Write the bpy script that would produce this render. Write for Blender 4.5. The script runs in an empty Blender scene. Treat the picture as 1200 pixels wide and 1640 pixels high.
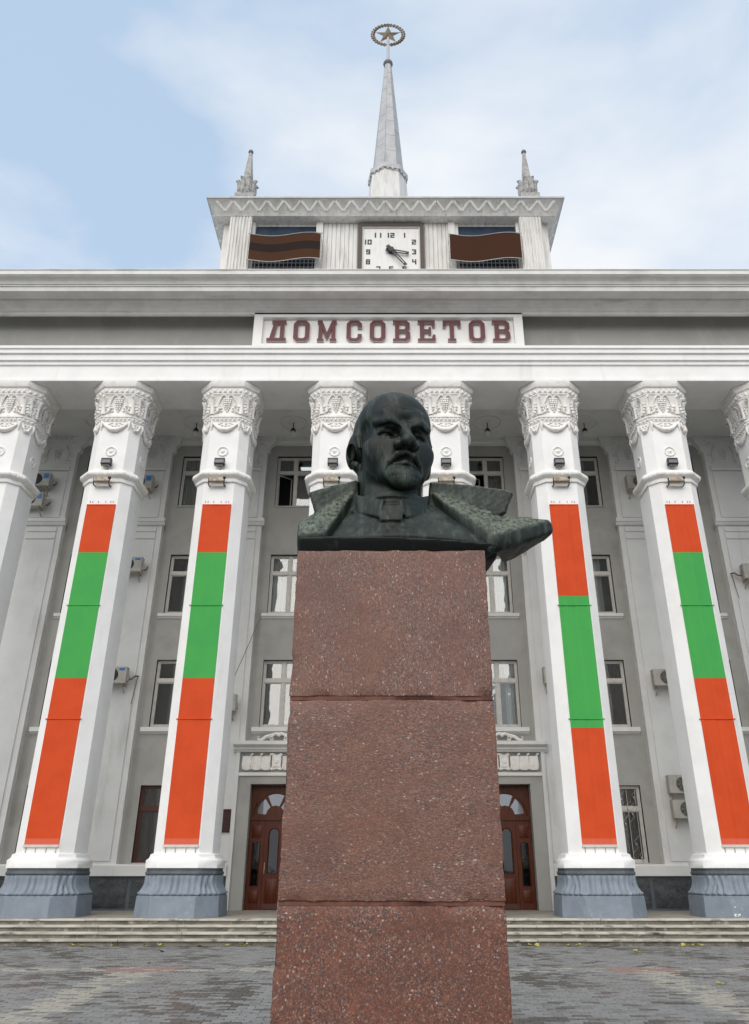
import bpy, bmesh, math, random
import numpy as np
from mathutils import Matrix, Vector
from mathutils.geometry import tessellate_polygon
from mathutils import noise as mnoise

R = math.radians
PI = math.pi
scene = bpy.context.scene
COL = scene.collection
random.seed(7)

# ---------------------------------------------------------------- camera
cam_data = bpy.data.cameras.new('camera')
cam_data.lens = 27.0
cam_data.sensor_width = 36.0
cam_data.shift_x = -0.0155
cam_data.clip_end = 2000
cam = bpy.data.objects.new('camera', cam_data)
cam.location = (0, 0, 1.65)
cam.rotation_euler = (R(90 + 25), 0, 0)
COL.objects.link(cam)
scene.camera = cam

# ---------------------------------------------------------------- sky and sun
SUN_ELEV, SUN_AZ = 38, -14            # azimuth from the direction behind the camera, negative to the left
world = bpy.data.worlds.new('World')
scene.world = world
world.use_nodes = True
wn = world.node_tree
wn.nodes.clear()
def N(nt, typ, **kw):
    n = nt.nodes.new(typ)
    for k, v in kw.items():
        if k in n.inputs.keys(): n.inputs[k].default_value = v
        else: setattr(n, k, v)
    return n
sky = N(wn, 'ShaderNodeTexSky', sky_type='NISHITA', sun_disc=False, sun_elevation=R(SUN_ELEV), sun_rotation=R(180 - SUN_AZ), air_density=1.0, dust_density=1.0, ozone_density=1.5)
bg_sky = N(wn, 'ShaderNodeBackground', Strength=.15)
wn.links.new(sky.outputs[0], bg_sky.inputs[0])
bg_cloud = N(wn, 'ShaderNodeBackground', Color=(.90, .93, .97, 1), Strength=.66)
tc = N(wn, 'ShaderNodeTexCoord')
mp = N(wn, 'ShaderNodeMapping')
mp.inputs['Scale'].default_value = (1.0, 1.0, 1.9)
mp.inputs['Location'].default_value = (.35, .1, .2)
wn.links.new(tc.outputs['Generated'], mp.inputs[0])
nz = N(wn, 'ShaderNodeTexNoise', Scale=1.15, Detail=7.0, Roughness=.52, Distortion=.35)
wn.links.new(mp.outputs[0], nz.inputs['Vector'])
rp = N(wn, 'ShaderNodeValToRGB')
rp.color_ramp.elements[0].position = .44; rp.color_ramp.elements[0].color = (.12, .12, .12, 1)
rp.color_ramp.elements[1].position = .60; rp.color_ramp.elements[1].color = (1, 1, 1, 1)
wn.links.new(nz.outputs['Fac'], rp.inputs[0])
bg_veil = N(wn, 'ShaderNodeBackground', Color=(.57, .77, 1.0, 1), Strength=.60)   # thin high veil over the blue
mix0 = N(wn, 'ShaderNodeMixShader'); mix0.inputs[0].default_value = .72
wn.links.new(bg_sky.outputs[0], mix0.inputs[1]); wn.links.new(bg_veil.outputs[0], mix0.inputs[2])
mixw = N(wn, 'ShaderNodeMixShader')
wn.links.new(rp.outputs[0], mixw.inputs[0])
wn.links.new(mix0.outputs[0], mixw.inputs[1])
wn.links.new(bg_cloud.outputs[0], mixw.inputs[2])
wo = N(wn, 'ShaderNodeOutputWorld')
wn.links.new(mixw.outputs[0], wo.inputs[0])

sun_data = bpy.data.lights.new('sun', 'SUN')
sun_data.energy = 1.5
sun_data.angle = R(65)
sun_data.color = (1.0, .92, .82)
sun = bpy.data.objects.new('sun', sun_data)
sun.location = (-6, -12, 30)
sun.rotation_euler = (R(90 - SUN_ELEV), 0, R(SUN_AZ))
COL.objects.link(sun)

scene.view_settings.view_transform = 'Standard'
scene.view_settings.look = 'None'
scene.view_settings.exposure = 0.62
scene.view_settings.gamma = 1.0
scene.view_settings.use_curve_mapping = False
scene.render.engine = 'CYCLES'
scene.cycles.max_bounces = 6
scene.cycles.use_denoising = True

# ---------------------------------------------------------------- materials
def mat(name, color, rough=.7, metal=0.0, spec=.4, var=None, var_scale=3.0, var_lo=.42, var_hi=.62, stretch=(1, 1, 1), bump=0.0, bump_scale=30.0, bump_dist=.01, second=None, second_scale=.6, second_lo=.55, second_hi=.75, second_stretch=(1, 1, 1)):
    """Principled material; var is a second colour mixed in by noise, second a third one (stains)."""
    m = bpy.data.materials.new(name); m.use_nodes = True
    nt = m.node_tree; b = nt.nodes['Principled BSDF']
    b.inputs['Base Color'].default_value = (*color, 1)
    b.inputs['Roughness'].default_value = rough
    b.inputs['Metallic'].default_value = metal
    b.inputs['Specular IOR Level'].default_value = spec
    geo = N(nt, 'ShaderNodeNewGeometry')
    out = None
    def layer(prev, colr, sc, lo, hi, st, detail=6):
        mpn = N(nt, 'ShaderNodeMapping'); mpn.inputs['Scale'].default_value = st
        nt.links.new(geo.outputs['Position'], mpn.inputs[0])
        n = N(nt, 'ShaderNodeTexNoise', Scale=sc, Detail=detail, Roughness=.6)
        nt.links.new(mpn.outputs[0], n.inputs['Vector'])
        mr = N(nt, 'ShaderNodeMapRange'); mr.inputs[1].default_value = lo; mr.inputs[2].default_value = hi
        nt.links.new(n.outputs['Fac'], mr.inputs[0])
        mx = N(nt, 'ShaderNodeMix', data_type='RGBA')
        nt.links.new(mr.outputs[0], mx.inputs[0])
        if prev is None: mx.inputs[6].default_value = (*color, 1)
        else: nt.links.new(prev, mx.inputs[6])
        mx.inputs[7].default_value = (*colr, 1)
        return mx.outputs[2]
    if var: out = layer(out, var, var_scale, var_lo, var_hi, stretch)
    if second: out = layer(out, second, second_scale, second_lo, second_hi, second_stretch)
    if out is not None: nt.links.new(out, b.inputs['Base Color'])
    if bump:
        n = N(nt, 'ShaderNodeTexNoise', Scale=bump_scale, Detail=5.0, Roughness=.6)
        nt.links.new(geo.outputs['Position'], n.inputs['Vector'])
        bp = N(nt, 'ShaderNodeBump', Strength=bump, Distance=bump_dist)
        nt.links.new(n.outputs['Fac'], bp.inputs['Height'])
        nt.links.new(bp.outputs[0], b.inputs['Normal'])
    return m

M = {}
M['white'] = mat('white_plaster', (.86, .848, .82), .75, var=(.81, .795, .765), var_scale=1.3, second=(.71, .69, .65), second_scale=1.5, second_lo=.60, second_hi=.82, second_stretch=(1.6, 1, .25), bump=.25, bump_scale=14)
M['cornice'] = mat('weathered_white_plaster', (.74, .73, .70), .8, var=(.66, .645, .61), var_scale=1.6, second=(.46, .44, .40), second_scale=2.2, second_lo=.57, second_hi=.78, second_stretch=(.25, 1, 1.5), bump=.3, bump_scale=12)
M['ornament'] = mat('white_ornament_plaster', (.84, .82, .785), .75, var=(.72, .68, .61), var_scale=5, var_lo=.48, var_hi=.72, bump=.3, bump_scale=25)
M['grey'] = mat('grey_plaster', (.38, .376, .35), .85, var=(.355, .35, .325), var_scale=1.0, second=(.275, .27, .25), second_scale=.8, second_lo=.5, second_hi=.8, bump=.2, bump_scale=22)
M['frieze'] = mat('grey_frieze_plaster', (.40, .395, .365), .85, var=(.36, .355, .33), var_scale=.8, second=(.46, .45, .42), second_scale=1.2, second_lo=.58, second_hi=.78, second_stretch=(1, 1, .4), bump=.2, bump_scale=15)
M['pale'] = mat('pale_grey_plaster', (.72, .72, .70), .8, var=(.67, .665, .645), var_scale=1.1, second=(.45, .44, .41), second_scale=.9, second_lo=.6, second_hi=.85, second_stretch=(1.6, 1, .3), bump=.2, bump_scale=16)
M['blue'] = mat('blue_grey_paint', (.215, .25, .29), .55, var=(.185, .215, .25), var_scale=3, second=(.27, .31, .35), second_scale=5, second_lo=.58, second_hi=.8, bump=.35, bump_scale=11)
M['bluedark'] = mat('dark_grey_paint', (.10, .115, .13), .6, var=(.08, .09, .1), var_scale=4, bump=.2)
M['socle'] = mat('dark_grey_stone', (.065, .075, .08), .6, var=(.045, .05, .055), var_scale=5, second=(.11, .12, .125), second_scale=3, second_lo=.56, second_hi=.8, bump=.9, bump_scale=9, bump_dist=.05)
M['riser'] = mat('dirty_step_riser', (.22, .20, .165), .85, var=(.11, .10, .08), var_scale=4, var_lo=.44, var_hi=.62, stretch=(.5, 1, 1.6), second=(.45, .42, .36), second_scale=6, second_lo=.56, second_hi=.7, bump=.5, bump_scale=20)
M['step'] = mat('weathered_step_stone', (.52, .49, .42), .8, var=(.36, .335, .28), var_scale=3.2, var_lo=.42, var_hi=.62, stretch=(.5, 1, 2), second=(.07, .062, .05), second_scale=4.5, second_lo=.545, second_hi=.70, second_stretch=(.45, 1, 1.2), bump=.5, bump_scale=20)
M['porch'] = mat('porch_floor_stone', (.34, .315, .27), .7, var=(.26, .24, .21), var_scale=2.5, bump=.3)
M['joint'] = mat('paving_joint_sand', (.06, .056, .05), .9, var=(.045, .04, .036), var_scale=3)
M['frame'] = mat('white_window_paint', (.58, .565, .52), .5, var=(.52, .5, .46), var_scale=6)
M['wood'] = mat('red_brown_varnished_wood', (.105, .026, .010), .4, spec=.25, var=(.065, .015, .006), var_scale=4, stretch=(6, 1, .5), bump=.1, bump_scale=40)
M['brownframe'] = mat('brown_window_paint', (.085, .025, .016), .4)
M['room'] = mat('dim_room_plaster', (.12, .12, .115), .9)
M['curtain'] = mat('white_curtain_cloth', (.55, .56, .56), .9, var=(.46, .47, .47), var_scale=5, stretch=(3, 1, .2))
M['curtainbrown'] = mat('brown_curtain_cloth', (.13, .085, .075), .9, var=(.10, .06, .055), var_scale=5, stretch=(3, 1, .2))
M['red'] = mat('orange_red_banner_cloth', (.60, .072, .018), .7, spec=.15, var=(.55, .064, .016), var_scale=1.2, bump=.15, bump_scale=4)
M['green'] = mat('green_banner_cloth', (.062, .35, .075), .7, spec=.15, var=(.057, .33, .078), var_scale=1.2, bump=.15, bump_scale=4)
M['hem'] = mat('pale_red_banner_hem', (.64, .10, .045), .6)
M['zinc'] = mat('grey_sheet_metal', (.47, .47, .47), .5, metal=.15, var=(.40, .40, .40), var_scale=2.2, second=(.28, .28, .28), second_scale=1.4, second_lo=.55, second_hi=.8, second_stretch=(2, 2, .3))
M['seam'] = mat('dark_seam_metal', (.16, .16, .16), .6)
M['oldwhite'] = mat('streaked_white_render', (.74, .73, .70), .8, var=(.62, .60, .56), var_scale=2.4, stretch=(2, 2, .3), second=(.40, .38, .34), second_scale=3, second_lo=.56, second_hi=.75, second_stretch=(2, 2, .2), bump=.3)
M['finial'] = mat('weathered_grey_stone', (.46, .45, .43), .85, var=(.30, .29, .27), var_scale=5, second=(.22, .21, .2), second_scale=8, second_lo=.55, second_hi=.75, bump=.5, bump_scale=20)
M['star'] = mat('dull_bronze_gilt', (.20, .155, .095), .45, metal=.3, var=(.15, .115, .07), var_scale=6)
M['flagbrown'] = mat('brown_flag_mesh', (.070, .031, .015), .8, spec=.1, var=(.056, .025, .012), var_scale=30)
M['flagdark'] = mat('dark_flag_mesh', (.024, .015, .013), .8, spec=.1)
M['flagplain'] = mat('dark_brown_flag_mesh', (.058, .023, .012), .8, spec=.1, var=(.048, .019, .010), var_scale=30)
M['dark'] = mat('dark_blue_opening_shade', (.015, .03, .06), .8, var=(.03, .05, .08), var_scale=2)
M['black'] = mat('black_metal', (.012, .012, .012), .4)
M['blackpaint'] = mat('black_clock_paint', (.012, .013, .016), .5)
M['lens'] = mat('grey_lamp_glass', (.16, .165, .17), .2)
M['tan'] = mat('rusty_cream_metal', (.50, .44, .35), .6, var=(.28, .19, .11), var_scale=12)
M['clockface'] = mat('white_clock_enamel', (.72, .71, .68), .4, var=(.66, .645, .61), var_scale=3, stretch=(2, 1, .4))
M['clockframe'] = mat('brown_clock_metal', (.05, .036, .026), .5)
M['letter'] = mat('maroon_letter_paint', (.105, .022, .026), .5, var=(.125, .032, .036), var_scale=4)
M['letterside'] = mat('pale_letter_edge', (.42, .36, .34), .6)
M['ac'] = mat('cream_appliance_metal', (.50, .48, .43), .5, var=(.42, .40, .35), var_scale=5)
M['acdark'] = mat('dark_fan_grille', (.03, .03, .03), .5)
M['sticker'] = mat('blue_sticker', (.02, .20, .52), .4)
M['globe'] = mat('white_lamp_globe', (.62, .61, .58), .25)
M['plaque'] = mat('dark_brown_plaque', (.045, .022, .022), .3, var=(.12, .07, .065), var_scale=25, var_lo=.5, var_hi=.6, stretch=(.5, 1, 2.5))
M['cable'] = mat('grey_cable', (.12, .12, .12), .6)
M['mortar'] = mat('red_brown_mortar', (.165, .068, .048), .85, var=(.12, .05, .034), var_scale=14, second=(.05, .014, .009), second_scale=1.6, second_lo=.50, second_hi=.62, bump=.5, bump_scale=40)
M['leaf'] = mat('yellow_leaf', (.42, .35, .06), .6)
M['leafbrown'] = mat('brown_leaf', (.20, .10, .04), .7)
M['grille'] = mat('white_grille_paint', (.45, .44, .42), .5)

def glow(name, color, strength):
    m = bpy.data.materials.new(name); m.use_nodes = True
    b = m.node_tree.nodes['Principled BSDF']
    b.inputs['Base Color'].default_value = (.8, .8, .8, 1)
    b.inputs['Emission Color'].default_value = (*color, 1); b.inputs['Emission Strength'].default_value = strength
    return m
M['tube'] = glow('lit_ceiling_lamp', (.86, .95, 1.0), .9)

def glass(name, tint, base, rough=.02):
    """Thin window glass: a mirror share that grows at grazing angles, the rest see-through."""
    m = bpy.data.materials.new(name); m.use_nodes = True
    nt = m.node_tree; nt.nodes.clear()
    tr = N(nt, 'ShaderNodeBsdfTransparent'); tr.inputs[0].default_value = (*tint, 1)
    gl = N(nt, 'ShaderNodeBsdfGlossy'); gl.inputs['Roughness'].default_value = rough; gl.inputs[0].default_value = (.95, .97, 1, 1)
    lw = N(nt, 'ShaderNodeFresnel', IOR=1.5)
    ad = N(nt, 'ShaderNodeMath', operation='ADD'); ad.inputs[1].default_value = base
    nt.links.new(lw.outputs[0], ad.inputs[0])
    geo = N(nt, 'ShaderNodeNewGeometry')
    n = N(nt, 'ShaderNodeTexNoise', Scale=1.3, Detail=2.0)
    nt.links.new(geo.outputs['Position'], n.inputs['Vector'])
    bp = N(nt, 'ShaderNodeBump', Strength=.12, Distance=.05)
    nt.links.new(n.outputs['Fac'], bp.inputs['Height'])
    nt.links.new(bp.outputs[0], gl.inputs['Normal'])
    mx = N(nt, 'ShaderNodeMixShader')
    nt.links.new(ad.outputs[0], mx.inputs[0]); nt.links.new(tr.outputs[0], mx.inputs[1]); nt.links.new(gl.outputs[0], mx.inputs[2])
    o = N(nt, 'ShaderNodeOutputMaterial'); nt.links.new(mx.outputs[0], o.inputs[0])
    return m
M['glass'] = glass('window_glass', (.82, .84, .82), .08)
M['doorglass'] = glass('door_glass', (.22, .22, .22), .03, .05)
M['fanglass'] = glass('fanlight_glass', (.35, .36, .37), .22, .04)

def granite(name, stretch, seed, red=(.158, .068, .046), grey=(.125, .076, .060), coarse=1.0):
    """Speckled red granite: grains of several colours, drawn out along the bed of each block."""
    m = bpy.data.materials.new(name); m.use_nodes = True
    nt = m.node_tree; b = nt.nodes['Principled BSDF']
    b.inputs['Roughness'].default_value = .5; b.inputs['Specular IOR Level'].default_value = .35
    geo = N(nt, 'ShaderNodeNewGeometry')
    mp1 = N(nt, 'ShaderNodeMapping'); mp1.inputs['Scale'].default_value = stretch; mp1.inputs['Location'].default_value = (seed, seed * 2.3, seed * .7)
    nt.links.new(geo.outputs['Position'], mp1.inputs[0])
    wp = N(nt, 'ShaderNodeTexNoise', Scale=3.0, Detail=3.0)
    nt.links.new(mp1.outputs[0], wp.inputs['Vector'])
    wadd = N(nt, 'ShaderNodeMix', data_type='RGBA', blend_type='LINEAR_LIGHT'); wadd.inputs[0].default_value = .03
    nt.links.new(mp1.outputs[0], wadd.inputs[6]); nt.links.new(wp.outputs['Color'], wadd.inputs[7])
    def grains(scale):
        v = N(nt, 'ShaderNodeTexVoronoi', Scale=scale); nt.links.new(wadd.outputs[2], v.inputs['Vector'])
        s = N(nt, 'ShaderNodeSeparateColor'); nt.links.new(v.outputs['Color'], s.inputs[0])
        return s
    def ramp(src, els):
        r = N(nt, 'ShaderNodeValToRGB'); r.color_ramp.interpolation = 'CONSTANT'
        e = r.color_ramp.elements
        e[0].position = 0; e[0].color = (*els[0][1], 1); e[1].position = els[1][0]; e[1].color = (*els[1][1], 1)
        for p, c in els[2:]:
            q = e.new(p); q.color = (*c, 1)
        nt.links.new(src, r.inputs[0]); return r
    a = grains(125 / coarse)
    r1 = ramp(a.outputs[0], [(0, red), (.30, grey), (.48, (red[0] * 1.25, red[1] * 1.3, red[2] * 1.25)), (.62, (.085, .046, .04)), (.74, (red[0] * 1.3, red[1] * 1.75, red[2] * 2.0)), (.86, (.10, .06, .055)), (.95, (.24, .165, .125))])
    c2 = grains(215 / coarse)
    r2 = ramp(c2.outputs[1], [(0, (0, 0, 0)), (.80, (.6, .6, .6))])
    r2c = ramp(c2.outputs[0], [(0, (.035, .022, .022)), (.45, (.22, .135, .11)), (.86, (.38, .30, .26))])
    mx = N(nt, 'ShaderNodeMix', data_type='RGBA')
    nt.links.new(r2.outputs[0], mx.inputs[0]); nt.links.new(r1.outputs[0], mx.inputs[6]); nt.links.new(r2c.outputs[0], mx.inputs[7])
    d = grains(110 / coarse)
    r3 = ramp(d.outputs[2], [(0, (0, 0, 0)), (.985, (.7, .7, .7))])
    mx2 = N(nt, 'ShaderNodeMix', data_type='RGBA')
    nt.links.new(r3.outputs[0], mx2.inputs[0]); nt.links.new(mx.outputs[2], mx2.inputs[6]); mx2.inputs[7].default_value = (.50, .40, .34, 1)
    # broad drift of tone
    n = N(nt, 'ShaderNodeTexNoise', Scale=2.2, Detail=4.0); nt.links.new(mp1.outputs[0], n.inputs['Vector'])
    mr = N(nt, 'ShaderNodeMapRange'); mr.inputs[1].default_value = .40; mr.inputs[2].default_value = .68
    nt.links.new(n.outputs['Fac'], mr.inputs[0])
    ml = N(nt, 'ShaderNodeMath', operation='MULTIPLY'); ml.inputs[1].default_value = .5; nt.links.new(mr.outputs[0], ml.inputs[0])
    mx3 = N(nt, 'ShaderNodeMix', data_type='RGBA')
    nt.links.new(ml.outputs[0], mx3.inputs[0]); nt.links.new(mx2.outputs[2], mx3.inputs[6]); mx3.inputs[7].default_value = (red[0], red[1] * .92, red[2] * .85, 1)
    # veins of warmer stone along the bed, and dark weather stains
    mpv = N(nt, 'ShaderNodeMapping'); mpv.inputs['Scale'].default_value = tuple(q * (.7 if q < 1 else 1.8) for q in stretch)
    nt.links.new(geo.outputs['Position'], mpv.inputs[0])
    nv = N(nt, 'ShaderNodeTexNoise', Scale=7.0, Detail=5.0, Roughness=.65, Distortion=.8); nt.links.new(mpv.outputs[0], nv.inputs['Vector'])
    mv = N(nt, 'ShaderNodeMapRange'); mv.inputs[1].default_value = .56; mv.inputs[2].default_value = .74; mv.inputs[4].default_value = .5
    nt.links.new(nv.outputs['Fac'], mv.inputs[0])
    mx4 = N(nt, 'ShaderNodeMix', data_type='RGBA'); nt.links.new(mv.outputs[0], mx4.inputs[0]); nt.links.new(mx3.outputs[2], mx4.inputs[6]); mx4.inputs[7].default_value = (.27, .10, .055, 1)
    ns = N(nt, 'ShaderNodeTexNoise', Scale=1.7, Detail=6.0, Roughness=.62); nt.links.new(geo.outputs['Position'], ns.inputs['Vector'])
    ms = N(nt, 'ShaderNodeMapRange'); ms.inputs[1].default_value = .48; ms.inputs[2].default_value = .72; ms.inputs[4].default_value = .42
    nt.links.new(ns.outputs['Fac'], ms.inputs[0])
    mx5 = N(nt, 'ShaderNodeMix', data_type='RGBA'); nt.links.new(ms.outputs[0], mx5.inputs[0]); nt.links.new(mx4.outputs[2], mx5.inputs[6]); mx5.inputs[7].default_value = (.085, .042, .032, 1)
    nt.links.new(mx5.outputs[2], b.inputs['Base Color'])
    bn = N(nt, 'ShaderNodeTexNoise', Scale=70.0, Detail=4.0); nt.links.new(mp1.outputs[0], bn.inputs['Vector'])
    bp = N(nt, 'ShaderNodeBump', Strength=.25, Distance=.006); nt.links.new(bn.outputs['Fac'], bp.inputs['Height'])
    nt.links.new(bp.outputs[0], b.inputs['Normal'])
    return m
M['granite_top'] = granite('granite_fine_upright', (1.25, 1, .62), 1.0)
M['granite_mid'] = granite('granite_flowing', (.62, 1, 1.35), 4.0)
M['granite_low'] = granite('granite_coarse', (1, 1, 1), 9.0, red=(.150, .052, .031), grey=(.080, .046, .038), coarse=1.3)

def bronze(name, moss):
    m = bpy.data.materials.new(name); m.use_nodes = True
    nt = m.node_tree; b = nt.nodes['Principled BSDF']
    b.inputs['Roughness'].default_value = .52; b.inputs['Specular IOR Level'].default_value = .3
    geo = N(nt, 'ShaderNodeNewGeometry')
    def nz(scale, st, lo, hi, detail=6):
        q = N(nt, 'ShaderNodeMapping'); q.inputs['Scale'].default_value = st
        nt.links.new(geo.outputs['Position'], q.inputs[0])
        n = N(nt, 'ShaderNodeTexNoise', Scale=scale, Detail=detail, Roughness=.62); nt.links.new(q.outputs[0], n.inputs['Vector'])
        r = N(nt, 'ShaderNodeMapRange'); r.inputs[1].default_value = lo; r.inputs[2].default_value = hi
        nt.links.new(n.outputs['Fac'], r.inputs[0]); return r.outputs[0], n
    def mix(f, a, bcol):
        x = N(nt, 'ShaderNodeMix', data_type='RGBA'); nt.links.new(f, x.inputs[0])
        if isinstance(a, tuple): x.inputs[6].default_value = (*a, 1)
        else: nt.links.new(a, x.inputs[6])
        x.inputs[7].default_value = (*bcol, 1); return x.outputs[2]
    f1, _ = nz(2.2, (1, 1, 1), .38, .66)
    c = mix(f1, (.005, .0085, .0068), (.014, .023, .017))
    f2, _ = nz(15, (1, 1, .09), .50, .78)
    c = mix(f2, c, (.068, .085, .068))
    f3, _ = nz(6, (1, 1, .5), .60, .80)
    c = mix(f3, c, (.007, .009, .009))
    f4, _ = nz(24 if moss else 11, (1.4, 1, 1), .36, .62)
    sp = N(nt, 'ShaderNodeSeparateXYZ'); nt.links.new(geo.outputs['Normal'], sp.inputs[0])
    mr = N(nt, 'ShaderNodeMapRange'); mr.inputs[1].default_value = .22 if moss else .35; mr.inputs[2].default_value = .62 if moss else 1.0
    nt.links.new(sp.outputs[2], mr.inputs[0])
    ml = N(nt, 'ShaderNodeMath', operation='MULTIPLY'); nt.links.new(f4, ml.inputs[0]); nt.links.new(mr.outputs[0], ml.inputs[1])
    c = mix(ml.outputs[0], c, (.16, .18, .13) if moss else (.06, .064, .058))       # lichen and dust settled on the ledges
    nt.links.new(c, b.inputs['Base Color'])
    _, n5 = nz(26 if moss else 34, (1, 1, .45), 0, 1)
    bp = N(nt, 'ShaderNodeBump', Strength=.55 if moss else .22, Distance=.02 if moss else .01); nt.links.new(n5.outputs['Fac'], bp.inputs['Height'])
    nt.links.new(bp.outputs[0], b.inputs['Normal'])
    return m
M['bronze'] = bronze('dark_bronze', False)
M['bronzedark'] = mat('black_streaked_bronze', (.010, .013, .012), .5, spec=.3, var=(.05, .056, .05), var_scale=17, var_lo=.60, var_hi=.80, stretch=(1, 1, .07), bump=.3, bump_scale=25)  # near-black tone for the bottom band, with paler upright streaks
M['bronzecoat'] = bronze('lichened_bronze', True)
PAVERS = []
for nm, c1, c2, rg in (('grey_paver', (.235, .235, .228), (.20, .20, .193), .6), ('mid_grey_paver', (.19, .19, .184), (.16, .159, .153), .55),
                   ('wet_dark_paver', (.082, .077, .067), (.062, .057, .05), .38), ('pale_buff_paver', (.36, .34, .285), (.29, .275, .23), .65),
                   ('pale_red_paver', (.29, .19, .165), (.24, .155, .135), .65), ('brownish_paver', (.15, .133, .12), (.12, .107, .095), .5)):
    PAVERS.append(mat(nm, c1, rg, var=c2, var_scale=9, bump=.25, bump_scale=60))
ground_m = mat('plaza_ground', (.15, .15, .145), .7, var=(.11, .11, .105), var_scale=1.2)

# ---------------------------------------------------------------- mesh helpers
WPOS = {}
def wpos(o): return WPOS.get(o.name, Vector((0, 0, 0))) if o else Vector((0, 0, 0))
def tag(o, label=None, cat=None, group=None, kind=None):
    if label: o['label'] = label
    if cat: o['category'] = cat
    if group: o['group'] = group
    if kind: o['kind'] = kind
    return o
def empty(name, loc, parent=None):
    o = bpy.data.objects.new(name, None); o.empty_display_size = .3
    COL.objects.link(o)
    if parent: o.parent = parent
    o.location = Vector(loc) - wpos(parent); WPOS[o.name] = Vector(loc)
    return o
def place(name, me, parent=None, loc=(0, 0, 0), rot=None):
    """A mesh object whose origin is at world LOC under PARENT."""
    o = bpy.data.objects.new(name, me); COL.objects.link(o)
    if parent: o.parent = parent
    o.location = Vector(loc) - wpos(parent); WPOS[o.name] = Vector(loc)
    if rot: o.rotation_euler = rot
    return o
def copy_tree(o, parent=None):
    c = o.copy(); COL.objects.link(c); c.parent = parent
    for ch in list(o.children): copy_tree(ch, c)
    return c

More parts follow.
